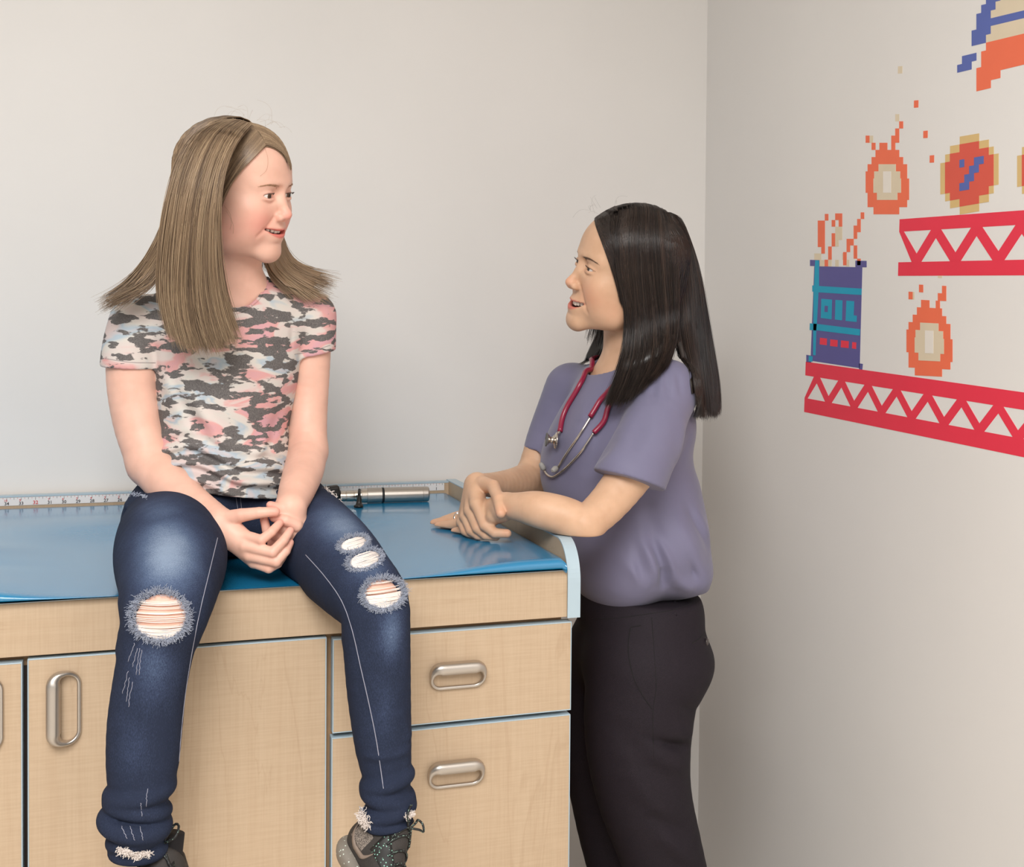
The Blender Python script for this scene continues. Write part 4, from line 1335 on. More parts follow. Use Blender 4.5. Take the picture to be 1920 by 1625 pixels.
def shoe(parent, heel, toe, updir, side):
    """heel, toe: points under heel and toe tip; side=+1 when the outside lies towards +lateral."""
    heel = np.asarray(heel, float); toe = np.asarray(toe, float)
    L = np.linalg.norm(toe-heel); y = (toe-heel)/L
    z = np.asarray(updir, float); z = z-y*(z @ y); z /= np.linalg.norm(z)
    x = np.cross(y, z)
    R = np.stack([x, y, z], 1); s = L/0.235
    W = lambda a, b, c: heel+R @ (np.array([a, b, c])*s)
    S = Sdf()
    S.cone(W(0, 0.040, 0.046), W(0, 0.175, 0.030), 0.036*s, 0.030*s, 0.01)
    S.cone(W(0, 0.175, 0.030), W(0.004*side, 0.212, 0.024), 0.034*s, 0.021*s, 0.02)
    S.cone(W(0, 0.032, 0.050), W(0, 0.050, 0.088), 0.032*s, 0.034*s, 0.02)
    S.cone(W(0, 0.100, 0.062), W(0, 0.066, 0.098), 0.026*s, 0.024*s, 0.02)     # tongue ridge
    S.cone(W(0, 0.004, 0.084), W(0, 0.014, 0.050), 0.012*s, 0.020*s, 0.02)     # heel tab
    S.cone(W(0, 0.044, 0.085), W(0, 0.036, 0.125), 0.0275*s, 0.034*s, 0.006, 's')
    S.plane(W(0, 0.1, 0.012), -z, 0.002)
    c = W(0, 0.11, 0.05)
    V, F = mesh_sdf(S, c-0.16*s, c+0.16*s, 0.0022)
    up = obj_np('shoe', V, F, M_upper, parent); close_holes(up)
    S2 = Sdf()
    S2.cone(W(0, 0.034, 0.012), W(0, 0.190, 0.008), 0.040*s, 0.040*s, 0.01, sq=(z, 2.3))
    S2.cone(W(0, 0.010, 0.022), W(0, 0.034, 0.010), 0.019*s, 0.028*s, 0.02)
    S2.plane(W(0, 0.02, -0.012), -z-0.35*0*y, 0.006)
    V, F = mesh_sdf(S2, c-0.17*s, c+0.17*s, 0.0026)
    so = obj_np('sole', V, F, M_sole, up); close_holes(so)
    # sock in the collar
    bm = bmesh.new(); Mx = axis_matrix(W(0, 0.046, 0.060), z)
    lathe(bm, [(0, 0.026*s), (0.03*s, 0.026*s), (0.075*s, 0.026*s)], Mx, 24)
    obj_bm('sock', bm, M_sock, up, smooth=True)
    def on(a, b, d, lift=0.001):
        """nearest surface point above local (a,b) looking along direction d"""
        p = W(a, b, 0.06)+R @ np.array(d)*0.09*s
        return surf_point(S, np.array([p]), -(R @ np.array(d)))[0]+R @ np.array(d)*lift
    # mesh quarter panels, speckled lace stays, laces
    for sd in (-1, 1):
        pts = []
        def grid(u0, u1, v0, v1, nu, nv, lift):
            Q = []
            for i in range(nu):
                for j in range(nv):
                    u = u0+(u1-u0)*i/(nu-1); v = v0+(v1-v0)*j/(nv-1)
                    ang = v
                    d = np.array([sd*math.cos(ang), 0, math.sin(ang)])
                    p = W(0, u, 0.040)+R @ d*0.09*s
                    Q.append((p, R @ d))
            pp = surf_point(S, np.array([q[0] for q in Q]), np.array([-q[1] for q in Q]))
            return pp+np.array([q[1] for q in Q])*lift
        def patch(name, u0, u1, v0, v1, mat, lift, nu=12, nv=8):
            G = grid(u0, u1, v0, v1, nu, nv, lift); G2 = grid(u0, u1, v0, v1, nu, nv, -0.001)
            f = []
            for i in range(nu-1):
                for j in range(nv-1):
                    a = i*nv+j; f += [(a, a+1, a+nv+1, a+nv), (a+nu*nv, a+nv+nu*nv, a+nv+1+nu*nv, a+1+nu*nv)]
            ring = [i*nv for i in range(nu)]+[(nu-1)*nv+j for j in range(1, nv)]+[i*nv+nv-1 for i in range(nu-2, -1, -1)]+[j for j in range(nv-2, 0, -1)]
            for a, b in zip(ring, ring[1:]+ring[:1]): f.append((a, b, b+nu*nv, a+nu*nv))
            return obj_np(name, np.concatenate([G, G2]), np.array(f), mat, up)
        patch('mesh_panel', 0.022, 0.066, 0.05, 0.75, M_mesh, 0.0008)
        patch('lace_stay', 0.078, 0.165, 0.45, 1.15, M_glit, 0.0012, 16, 8)
        # tick-shaped mark: a curved, tapering band
        cl = [(0.012, 0.62, 0.002), (0.026, 0.22, 0.007), (0.050, -0.08, 0.012), (0.072, -0.10, 0.013), (0.084, 0.12, 0.010), (0.092, 0.50, 0.001)]
        q = catmull(np.array([(a, b, w_) for a, b, w_ in cl]), 22)
        E = []
        for k_, lift in ((1, 0.0016), (-1, 0.0016), (-1, -0.001), (1, -0.001)):
            dd = [np.array([sd*math.cos(v_+k_*w_/0.055*0.5), 0, math.sin(v_+k_*w_/0.055*0.5)]) for (u_, v_, w_) in q]
            pp = surf_point(S, np.array([W(0, u_, 0.040)+R @ d*0.09*s for (u_, v_, w_), d in zip(q, dd)]), np.array([-(R @ d) for d in dd]))
            E.append(pp+np.array([R @ d for d in dd])*lift)
        n = len(q); f = []
        for k_ in range(4):
            for i in range(n-1): f.append((k_*n+i, k_*n+i+1, ((k_+1) % 4)*n+i+1, ((k_+1) % 4)*n+i))
        obj_np('logo', np.concatenate(E), np.array(f), M_logo, up)
    for k in range(5):
        u = 0.090+0.018*k
        pts = [on(a*0.020, u+0.004*a, (a*0.35, 0, 1), 0.0022) for a in np.linspace(-1, 1, 7)]
        tube_obj('lace', pts, 0.0022*s, M_lace, up, 24, 8)
    pts = [on(-0.014, 0.088, (-0.3, 0, 1), 0.0025), on(0.0, 0.080, (0, 0, 1), 0.004), on(0.014, 0.088, (0.3, 0, 1), 0.0025)]
    tube_obj('lace', pts, 0.003*s, M_lace, up, 20, 8)
    for sx, hgt in ((side, 0.030), (-side, 0.016)):
        b0 = on(0.004*sx, 0.080, (0, 0, 1), 0.004)
        e = lambda a, b, c: b0+R @ (np.array([a*sx, b, c])*s)
        tube_obj('lace_loop', [b0, e(0.006, -0.004, 0.012), e(0.014, -0.012, hgt), e(0.024, -0.006, hgt), e(0.026, 0.006, hgt*0.6), e(0.014, 0.006, 0.008), b0], 0.0021*s, M_lace, up, 40, 8)
    tube_obj('pull_tab', [on(0.004, 0.010, (0, -0.6, 1), 0.0), on(0, 0.002, (0, -0.8, 1), 0.004), on(-0.004, 0.010, (0, -0.6, 1), 0.0)], 0.0028*s, M_upper, up, 16, 8)
    return up
ankL = P(728, 1545, 1.465); 
sL = shoe(girl, P(644, 1596, 1.500), P(742, 1772, 1.345), (P(728, 1400, 1.47)-ankL)*0.55+np.array([0.10, -0.06, 0.02]), 1)
sR = shoe(girl, P(322, 1702, 1.500), P(192, 1800, 1.345), np.array([-0.02, -0.06, 0.2]), -1)
# ------------------------------------------------------------------ the woman leaning on the end panel
W_ARM_N = [(1250, 748, 1.735, 46), (1207, 850, 1.700, 44), (1150, 932, 1.680, 38), (1098, 984, 1.660, 33)]
W_FORE_N = [(1098, 984, 1.660, 33), (1060, 968, 1.672, 36), (1010, 955, 1.695, 34), (975, 950, 1.722, 27), (948, 947, 1.748, 23)]
W_ARM_F = [(1066, 740, 2.03, 35), (1028, 815, 2.03, 35), (1000, 895, 2.010, 33)]
W_FORE_F = [(1000, 895, 2.010, 33), (968, 905, 1.970, 29), (930, 909, 1.915, 24), (897, 908, 1.855, 20)]
W_FR = [[(894, 945, 1.795, 12.5), (909, 985, 1.767, 10.5), (928, 999, 1.752, 9.6), (951, 1000, 1.740, 8.2)],
        [(883, 957, 1.812, 12.5), (895, 990, 1.786, 10), (911, 1003, 1.772, 9), (930, 1006, 1.762, 8)],
        [(874, 968, 1.828, 11.5), (883, 994, 1.804, 9.6), (897, 1004, 1.790, 8.6), (912, 1007, 1.782, 7.6)],
        [(867, 978, 1.842, 10.5), (872, 995, 1.826, 8.6), (882, 1002, 1.814, 7.8), (893, 1005, 1.806, 7)],
        [(905, 908, 1.830, 16), (925, 912, 1.790, 12.5), (935, 936, 1.745, 11), (939, 962, 1.722, 9.6)]]
W_FL = [[(868, 971, 1.905, 11), (838, 976, 1.935, 9.6), (814, 981, 1.955, 8)],
        [(868, 982, 1.880, 11), (842, 985, 1.910, 9.6), (822, 986, 1.932, 8)],
        [(872, 964, 1.930, 10), (852, 969, 1.955, 9), (832, 975, 1.972, 8)],
        [(880, 990, 1.840, 9), (865, 994, 1.855, 8), (852, 996, 1.870, 7)],
        [(925, 968, 1.760, 14), (915, 985, 1.775, 11), (902, 996, 1.795, 9)]]
def woman_torso(S, off, k=0.05):
    for (x, y, Y, rx, ry, rz) in ((1178, 800, 1.870, 122, 0.135, 130), (1120, 835, 1.875, 85, 0.120, 85), (1195, 940, 1.870, 116, 0.130, 130), (1206, 1010, 1.865, 114, 0.148, 110), (1150, 1050, 1.865, 78, 0.135, 94), (1098, 885, 1.895, 82, 0.105, 95)):
        q, r = PR(x, y, Y, rx); _, rzz = PR(x, y, Y, rz)
        S.ell(q, (r+off, ry+off, rzz+off), k)
    a, r = PR(1190, 715, 1.87, 60); b, r2 = PR(1252, 732, 1.745, 46); c, r3 = PR(1085, 735, 2.02, 42)
    S.cone(a, b, r+off, r2+off, k); S.cone(a, c, r+off, r3+off, k)
SW = Sdf()
head_ops(SW, WH, WOMAN)
a, r = PR(1180, 705, 1.87, 50)
SW.cone(WH(0, -0.024, 0.055), a, 0.047*WH.s, r, 0.025)
woman_torso(SW, -0.018)
for spec in (W_ARM_N, W_ARM_F): limb(SW, spec, 0.02, 0.006)
for spec in (W_FORE_N, W_FORE_F): limb(SW, spec, 0.010, 0.006)
hand(SW, [((895, 906, 1.850, 20), (894, 946, 1.798, 14)), ((893, 908, 1.850, 20), (883, 957, 1.815, 14)),
          ((892, 910, 1.852, 20), (874, 968, 1.831, 13)), ((891, 911, 1.854, 19), (867, 978, 1.845, 12))], W_FR)
hand(SW, [((948, 947, 1.748, 23), (870, 970, 1.900, 12)), ((945, 952, 1.750, 22), (868, 981, 1.875, 12)),
          ((945, 950, 1.755, 22), (874, 962, 1.928, 11)), ((940, 960, 1.752, 19), (882, 988, 1.842, 11))], W_FL)
hc_ = P(880, 985, 1.86); SW.plane((0, 0, Z(-0.3435)+0.0004), (0, 0, -1), 0.001, 0.16, hc_)
hc_ = P(1085, 1002, 1.66); SW.plane((0, 0, Z(-0.3215)+0.0028), (0, 0, -1), 0.002, 0.09, hc_)
# hips and legs under the trousers
W_LEG_N = [(1208, 1250, 1.790, 108), (1196, 1370, 1.790, 100), (1206, 1480, 1.790, 89), (1240, 1600, 1.795, 78), (1290, 1780, 1.80, 68), (1335, 1960, 1.81, 62)]
W_LEG_F = [(1165, 1240, 1.950, 105), (1145, 1370, 1.950, 96), (1150, 1480, 1.950, 82), (1172, 1600, 1.955, 76), (1220, 1780, 1.96, 68), (1265, 1940, 1.97, 62)]
def woman_hips(S, off, k=0.04):
    for (x, y, Y, rx, ry, rz) in ((1198, 1150, 1.870, 108, 0.140, 60), (1205, 1225, 1.870, 122, 0.160, 85)):
        q, r = PR(x, y, Y, rx); _, rzz = PR(x, y, Y, rz); S.ell(q, (r+off, ry+off, rzz+off), k)
woman_hips(SW, -0.016)
for spec in (W_LEG_N, W_LEG_F): limb(SW, spec[:5], 0.03, 0.01, -0.018)
woman = person('person', SW, (0.36, 1.55, 0.10), (1.18, 2.24, 1.56), 0.0019, WH, WOMAN, M_skin_w, W_FR+W_FL,
               'woman with straight dark hair in a mauve blouse leaning on the table end panel', 'woman')
eye_pair(WH, woman, (58, 38, 28), WH(0.0, 1.0, 0.13))
teeth_row(WH, WOMAN, woman)
brow_lash(SW, WH, WOMAN, woman, plain('brow_hair_dark', srgb(104, 78, 62), 0.7), M_lash, 2.0)

# ---- blouse
SB = Sdf()
limb(SB, [(1253, 731, 1.745, 52), (1210, 835, 1.700, 62), (1182, 892, 1.685, 70)], 0.04, 0.02)
limb(SB, [(1068, 728, 2.03, 46), (1035, 820, 2.03, 46), (1027, 850, 2.02, 46)], 0.04, 0.02)
p0 = P(1190, 905, 1.69); SB.plane(p0, (-0.33, -0.10, -0.94), 0.002, 0.125, p0)
p0 = P(1030, 847, 2.02); SB.plane(p0, (-0.18, 0.0, -0.98), 0.002, 0.085, p0)
woman_torso(SB, 0.0, 0.030)
q, r = PR(1250, 1058, 1.87, 58); SB.ell(q, (r, 0.140, 0.050), 0.03)
def dragB(x0, y0, x1, y1, Y, w, amp): 
    A, B = P(x0, y0, Y), P(x1, y1, Y); d = B-A; L2 = d@d
    def fn(p):
        t = np.clip((p-A)@d/L2, 0, 1); q = (p-A-t[:, None]*d)*np.array([1, 0.45, 1])
        return -amp*np.exp(-(q**2).sum(1)/w**2)*np.sin(np.clip(t, 0.03, 0.97)*PI)
    SB.disp(fn, (A+B)/2, math.sqrt(L2)/2+0.08)
for L in ((1215, 930, 1255, 1110, 1.73, 0.014, -0.010), (1255, 960, 1320, 1090, 1.74, 0.014, 0.010), (1205, 1000, 1240, 1105, 1.72, 0.010, 0.008), (1270, 930, 1330, 1040, 1.76, 0.012, -0.008),
          (1165, 1040, 1225, 1115, 1.72, 0.012, 0.006), (1245, 1070, 1300, 1112, 1.74, 0.010, 0.010), (1285, 1085, 1330, 1110, 1.77, 0.009, 0.008), (1240, 1060, 1252, 1115, 1.73, 0.007, -0.010), (1110, 1090, 1170, 1130, 1.74, 0.010, 0.005),
          (1150, 790, 1120, 880, 1.70, 0.010, -0.012), (1160, 830, 1130, 900, 1.69, 0.012, 0.006),
          (1110, 700, 1085, 800, 1.80, 0.009, 0.006), (1140, 760, 1100, 900, 1.78, 0.012, -0.007), (1085, 700, 1040, 830, 1.85, 0.010, -0.007), (1095, 790, 1060, 900, 1.80, 0.012, 0.007),
          (1240, 690, 1215, 770, 1.70, 0.006, -0.003), (1255, 690, 1245, 760, 1.70, 0.006, -0.003), (1272, 690, 1270, 750, 1.70, 0.006, -0.003), (1225, 760, 1180, 850, 1.66, 0.012, -0.005), (1280, 780, 1265, 890, 1.68, 0.014, 0.005), (1310, 800, 1285, 880, 1.74, 0.010, -0.008),
          (1190, 960, 1212, 1120, 1.72, 0.007, -0.009), (1225, 980, 1275, 1100, 1.72, 0.008, 0.010), (1262, 1010, 1310, 1095, 1.74, 0.007, -0.010), (1290, 950, 1328, 1010, 1.77, 0.010, 0.007), (1140, 780, 1128, 850, 1.69, 0.006, -0.008), (1175, 900, 1200, 990, 1.72, 0.010, 0.007)):
    dragB(*L)
SB.cone(P(1165, 700, 1.87), P(1165, 600, 1.87), 0.058, 0.066, 0.006, 's')
SB.cone(P(1185, 705, 1.80), P(1120, 720, 1.86), 0.012, 0.004, 0.01, 's')
V, F = mesh_sdf(SB, (0.52, 1.56, 0.74), (1.12, 2.16, 1.26), 0.0025)
t = NT('mauve_crepe'); t.set(Roughness=0.62, Specular_IOR_Level=0.25, Sheen_Weight=0.15)
n1 = t.noise(t.coord((900, 900, 900)), 1.0, 2); n2 = t.noise(t.coord(), 9, 3)
t.l(t.ramp(n2, [(0.3, srgb(112, 109, 134)), (0.7, srgb(118, 115, 140))]), t.b.inputs['Base Color']); t.bump(n1, 0.08, 0.0006)
M_blouse = t.m
blouse = obj_np('blouse', V, F, M_blouse, woman); close_holes(blouse)
# sleeve hem turned up
# ---- trousers
ST = Sdf()
woman_hips(ST, 0.0)
for spec in (W_LEG_N, W_LEG_F): limb(ST, spec, 0.035, 0.012)
q, r = PR(1196, 1124, 1.87, 107); ST.ell(q, (r, 0.135, 0.055), 0.03)
def dragT(x0, y0, x1, y1, Y, w, amp):
    A, B = P(x0, y0, Y), P(x1, y1, Y); d = B-A; L2 = d@d
    def fn(p):
        t = np.clip((p-A)@d/L2, 0, 1); q = (p-A-t[:, None]*d)*np.array([1, 0.45, 1])
        return -amp*np.exp(-(q**2).sum(1)/w**2)*np.sin(np.clip(t, 0.03, 0.97)*PI)
    ST.disp(fn, (A+B)/2, math.sqrt(L2)/2+0.08)
for L in ((1240, 1300, 1320, 1345, 1.72, 0.012, -0.006), (1230, 1350, 1310, 1385, 1.72, 0.012, 0.008), (1190, 1370, 1298, 1405, 1.72, 0.010, -0.014), (1180, 1400, 1310, 1445, 1.72, 0.014, 0.008),
          (1150, 1360, 1290, 1500, 1.70, 0.016, -0.005), (1170, 1440, 1300, 1600, 1.70, 0.016, 0.005), (1210, 1520, 1310, 1580, 1.71, 0.014, -0.008), (1230, 1560, 1330, 1640, 1.71, 0.014, 0.008)):
    dragT(*L)
ST.plane(P(1200, 1108, 1.87), (0.05, 0, 1), 0.002, 0.5)
ST.plane((0.9, 1.87, 0.05), (0, 0, -1), 0.002)
ST.disp(lambda p: np.zeros(len(p)), (0, 0, 0), 0.001)
V, F = mesh_sdf(ST, (0.55, 1.60, 0.04), (1.18, 2.14, 0.86), 0.0034)
t = NT('black_suiting'); t.set(Roughness=0.75, Specular_IOR_Level=0.2)
t.l(t.ramp(t.noise(t.coord((1200, 1200, 500)), 1, 2), [(0.3, srgb(30, 25, 30)), (0.7, srgb(42, 35, 42))]), t.b.inputs['Base Color'])
M_trous = t.m
trousers = obj_np('trousers', V, F, M_trous, woman); close_holes(trousers)
for pts in ([(1110, 1160), (1160, 1158), (1220, 1150), (1262, 1143), (1300, 1130)],):
    band_on(ST, 'waistband_seam', pts, 0.0007, plain('seam_black', srgb(16, 13, 15), 0.9), trousers, 40, -0.0003)
M_seamb = bpy.data.materials['seam_black']
band_on(ST, 'seam', [(1222, 1158), (1227, 1230), (1230, 1290), (1224, 1340), (1226, 1420)], 0.0007, M_seamb, trousers, 50, -0.0003)
band_on(ST, 'pocket_edge', [(1182, 1176), (1178, 1220), (1188, 1270), (1206, 1305), (1222, 1328)], 0.0009, M_seamb, trousers, 40, -0.0001)
band_on(ST, 'pocket_edge', [(1182, 1176), (1202, 1172)], 0.0008, M_seamb, trousers, 12, -0.0001)
band_on(ST, 'pocket_edge', [(1298, 1206), (1312, 1196), (1322, 1184)], 0.0008, M_seamb, trousers, 16, -0.0001)
p = cast(ST, [1263], [1122])[0]; p2 = cast(ST, [1265], [1152])[0]
tube_obj('belt_loop', [p, (p+p2)/2+np.array([0, -0.004, 0]), p2], 0.0042, M_trous, trousers, 12, 8)
p = cast(ST, [1324], [1203])
bm = bmesh.new(); lathe(bm, [(0, 0.0), (0, 0.0062), (0.002, 0.0066), (0.0036, 0.005), (0.0036, 0)], axis_matrix(p[0], (0.8, -0.6, 0)), 20)
obj_bm('button', bm, plain('button_grey', srgb(70, 62, 60), 0.3), trousers, smooth=True)
# shoes, out of the frame but on the floor
for spec in (W_LEG_N, W_LEG_F):
    p = P(*spec[-1][:3]); p[2] = 0
    S = Sdf(); S.cone(p+[0.03, 0, 0.035], p+[-0.14, 0, 0.022], 0.036, 0.030, 0.01); S.cone(p+[0.02, 0, 0.04], p+[0.015, 0, 0.10], 0.036, 0.034, 0.02)
    S.plane((0, 0, 0.001), (0, 0, -1), 0.002)
    V, F = mesh_sdf(S, p-[0.2, 0.1, 0.01], p+[0.1, 0.1, 0.16], 0.004)
    obj_np('shoe', V, F, plain('shoe_black', srgb(24, 22, 22), 0.4), woman)
# ring
rc = P(858, 972, 1.915)
d = P(838, 974, 1.935)-P(868, 970, 1.905)
bm = bmesh.new(); Mx = axis_matrix(rc, d); rr = 0.0088
for k in range(28): pass
prof = []
lathe(bm, [(-0.0014, rr), (-0.0014, rr+0.0010), (0.0014, rr+0.0010), (0.0014, rr), (-0.0014, rr)], Mx, 36)
tr = NT('silver'); tr.set(Metallic=1.0, Roughness=0.15, Base_Color=srgb(214, 210, 206)); v = tr.coord(); tr.bump(tr.noise(v, 300), 0.02, 0.0003)
ring = obj_bm('ring', bm, tr.m, woman, smooth=True)
bm = bmesh.new(); up = np.array([-0.1, -0.45, 0.9])
lathe(bm, [(0, 0.0), (0.0012, 0.0022), (0.0026, 0.0030), (0.0036, 0.0018), (0.0036, 0)], axis_matrix(rc+up/np.linalg.norm(up)*(rr+0.0008), up), 10)
obj_bm('gem', bm, plain('clear_stone', srgb(236, 236, 240), 0.05, spec=1.0), ring)
# ------------------------------------------------------------------ hair
def hair_mat(name, dark, mid, light, rough=0.38, spec=0.5):
    t = NT(name); t.set(Roughness=rough, Specular_IOR_Level=spec)
    a = t.attr('shade').outputs['Fac']
    t.l(t.ramp(a, [(0.0, srgb(*dark)), (0.5, srgb(*mid)), (1.0, srgb(*light))]), t.b.inputs['Base Color'])
    return t.m

class Hair:
    """Collects locks; one mesh in the end."""
    def __init__(s, body, hd): s.V, s.F, s.A, s.n = [], [], [], 0; s.body = body; s.hd = hd
    def put(s, V, F, A):
        s.V.append(V); s.F.append(F+s.n); s.A.append(A); s.n += len(V)
    def clear(s, p, m):
        """keeps points m metres off the body"""
        for _ in range(2):
            d = s.body.evalc(p); bad = d < m
            if not bad.any(): break
            g = s.body.grad(p[bad]); p[bad] += g*(m-d[bad])[:, None]
        return p
    def sheet(s, guides, n, K=18, spread=0.006, tip=0.010, r=0.00065, lift=0.004, base=True, shade=(0.5, 0.22), cut=0.12, extra=0, clump=0.5, rand=0.0, under=0.004):
        """guides: list of world polylines (root to tip) across the lock."""
        G = np.array([catmull(np.asarray(g, float), K) for g in guides])          # (m,K,3)
        m = len(G)
        for _ in range(3): G[:, 1:-1] = 0.25*G[:, :-2]+0.5*G[:, 1:-1]+0.25*G[:, 2:]
        def at(u):
            x = u*(m-1); i = np.clip(np.floor(x).astype(int), 0, m-2); f = (x-i)[:, None, None]
            Ge = np.concatenate([[2*G[0]-G[1]], G, [2*G[-1]-G[-2]]])
            p0, p1, p2, p3 = Ge[i], Ge[i+1], Ge[i+2], Ge[i+3]
            return 0.5*(2*p1+(p2-p0)*f+(2*p0-5*p1+4*p2-p3)*f**2+(3*p1-p0-3*p2+p3)*f**3)
        if base:
            nu = 14*(m-1)+1
            B = at(np.linspace(0, 1, nu))
            tu = np.gradient(B, axis=0); tv = np.gradient(B, axis=1)
            nn = np.cross(tu, tv); nn /= np.linalg.norm(nn, axis=2, keepdims=True)+1e-9
            kb = int(K*0.88)
            B = B[:, :kb]; nn = nn[:, :kb]; Kf, K = K, kb
            ctr = s.hd(0, -0.01, 0.10)
            sgn = np.sign(((B-ctr)*nn).sum(2, keepdims=True)); sgn = np.where(np.abs(sgn) < 0.5, 1, sgn)
            B = B-nn*sgn*(under*0.5+0.0016)
            p = s.clear(B.reshape(-1, 3).copy(), lift*0.5).reshape(B.shape)
            th = under*np.clip(np.linspace(1.25, 0.25, K), 0, 1)[None, :, None]
            A_, B_ = p+nn*th*0.5, p-nn*th*0.5
            Vb = np.concatenate([A_.reshape(-1, 3), B_.reshape(-1, 3)])
            i, j = np.meshgrid(np.arange(nu-1), np.arange(K-1), indexing='ij')
            a = i*K+j
            f1 = np.stack([a, a+1, a+K+1, a+K], -1).reshape(-1, 4)
            f2 = f1[:, ::-1]+nu*K
            ring = [k for k in range(K)]+[i*K+K-1 for i in range(1, nu)]+[(nu-1)*K+k for k in range(K-2, -1, -1)]+[i*K for i in range(nu-2, 0, -1)]
            ring = np.array(ring); r2 = np.roll(ring, -1)
            f3 = np.stack([ring, ring+nu*K, r2+nu*K, r2], 1)
            sh = np.clip(shade[0]-0.22+0.10*np.sin(np.arange(nu)*2.3)[:, None]+0*np.arange(K)[None], 0, 1).reshape(-1)
            s.put(Vb, np.concatenate([f1, f2, f3]), np.concatenate([sh, sh])); K = Kf
        u = np.clip(rng.random(n)*(1+2*rand)-rand, 0, 1)
        S_ = at(u)
        k = np.linspace(0, 1, K)
        # clumping towards a few centre lines near the ends
        nc = max(3, int(14*clump*(m-1)))
        cu = np.sort(rng.random(nc)); ci = np.abs(u[:, None]-cu[None]).argmin(1)
        Cc = at(cu)[ci]
        wcl = (0.45*clump*k**2)[None, :, None]
        S_ = S_*(1-wcl)+Cc*wcl
        cs = rng.normal(0, 1, (nc, 3))*np.array([1, 0.6, 0.4])
        S_ = S_+(cs[ci][:, None, :]*(tip*0.5*k**2)[None, :, None])
        o1 = rng.normal(0, 1, (n, 3))
        S_ = S_+o1[:, None, :]*(spread*(0.25+0.45*k)+tip*0.35*k**3)[None, :, None]*0.6
        ph = rng.random((n, 3))*6.28; fr = rng.uniform(2, 5, (n, 3))
        S_ = S_+np.sin(k[None, :, None]*fr[:, None, :]+ph[:, None, :])*(spread*0.25*np.clip(k*3, 0, 1))[None, :, None]
        # uneven length
        L = 1-cut*rng.random(n)**2
        kk = k[None]*L[:, None]*(K-1); i0 = np.clip(np.floor(kk).astype(int), 0, K-2); f = (kk-i0)[..., None]
        ar = np.arange(n)[:, None]
        S_ = S_[ar, i0]*(1-f)+S_[ar, i0+1]*f
        p = s.clear(S_.reshape(-1, 3), lift+under*0.5+0.0006).reshape(n, K, 3)
        rad = r*rng.uniform(0.7, 1.25, (n, 1))*np.concatenate([np.linspace(0.9, 1, K-5), np.linspace(1, 0.25, 5)])[None]
        V, F, sid = tubes(p, rad, 3)
        sh = np.clip(shade[0]+shade[1]*rng.normal(0, 1, n)+0.12*np.sin(ci*7.1), 0, 1)
        s.put(V, F, sh[sid])
    def wisps(s, paths, r=0.00022, shade=0.8):
        p = np.array([catmull(np.asarray(q, float), 14) for q in paths])
        V, F, sid = tubes(p, np.full(p.shape[:2], r)); s.put(V, F, np.full(len(V), shade))
    def skullcap(s, off, cond, shade):
        """close layer of hair on the scalp under the locks"""
        nu, nv = 72, 48
        c = np.array([0, -0.012, 0.143]); r = np.array([0.0735, 0.093, 0.078])+off
        th = np.linspace(0, PI, nv+1); ph = np.arange(nu)*2*PI/nu
        T, Q = np.meshgrid(th, ph, indexing='ij')
        L = c+r*np.stack([np.sin(T)*np.cos(Q), np.sin(T)*np.sin(Q), np.cos(T)], -1)
        L2 = c+(r-0.003)*np.stack([np.sin(T)*np.cos(Q), np.sin(T)*np.sin(Q), np.cos(T)], -1)
        k = cond(L[..., 0], L[..., 1], L[..., 2])
        i, j = np.meshgrid(np.arange(nv), np.arange(nu), indexing='ij'); j2 = (j+1) % nu
        ok = k[i, j] & k[i+1, j] & k[i, j2] & k[i+1, j2]
        f = np.stack([i*nu+j, (i+1)*nu+j, (i+1)*nu+j2, i*nu+j2], -1)[ok]
        n = (nv+1)*nu
        V = np.concatenate([s.hd(L.reshape(-1, 3)), s.hd(L2.reshape(-1, 3))])
        F = np.concatenate([f, f[:, ::-1]+n])
        use = np.unique(F); mp = np.full(2*n, -1); mp[use] = np.arange(len(use))
        s.put(V[use], mp[F], np.full(len(use), shade))
    def build(s, name, mat, parent):
        return obj_np(name, np.concatenate(s.V), np.concatenate(s.F), mat, parent, attrs={'shade': np.concatenate(s.A)})

class Both:
    def __init__(s, *S): s.S = S
    def evalc(s, p): return np.minimum.reduce([x.evalc(p) for x in s.S])
    def grad(s, p, e=0.0008):
        g = np.empty_like(p)
        for i in range(3):
            q = p.copy(); q[:, i] += e; r = p.copy(); r[:, i] -= e
            g[:, i] = s.evalc(q)-s.evalc(r)
        return g/(np.linalg.norm(g, axis=1, keepdims=True)+1e-12)
def ahead(S, g, lift):
    """guide whose points never sink behind the surface: kept lift metres in front of it."""
    px = np.array([t[0] for t in g], float); py = np.array([t[1] for t in g], float)
    p = np.array([P(*t) for t in g])
    q = cast(S, px, py, 1.4); hit = np.abs(S.evalc(q)) < 0.003
    d = CAM-q; d /= np.linalg.norm(d, axis=1, keepdims=True)
    q = q+d*lift
    use = hit & (np.linalg.norm(q-CAM, axis=1) < np.linalg.norm(p-CAM, axis=1))
    p[use] = q[use]
    return p
def W3(g, lift=0.012): return ahead(SWB, g, lift)
SWB = Both(SW, SB); SGS = Both(SG, SS)
def on_scalp(S, g, lift=0.004, fall=None):
    """guide given by pixels only where it lies on the skull; (x,y,Y) where it hangs free."""
    out = []
    for t in g:
        if len(t) == 2:
            p = cast_safe(S, [t[0]], [t[1]], fall or 1.74, 1.4)[0][0]
            d = CAM-p; out.append(p+d/np.linalg.norm(d)*lift)
        else: out.append(P(*t))
    return np.array(out)
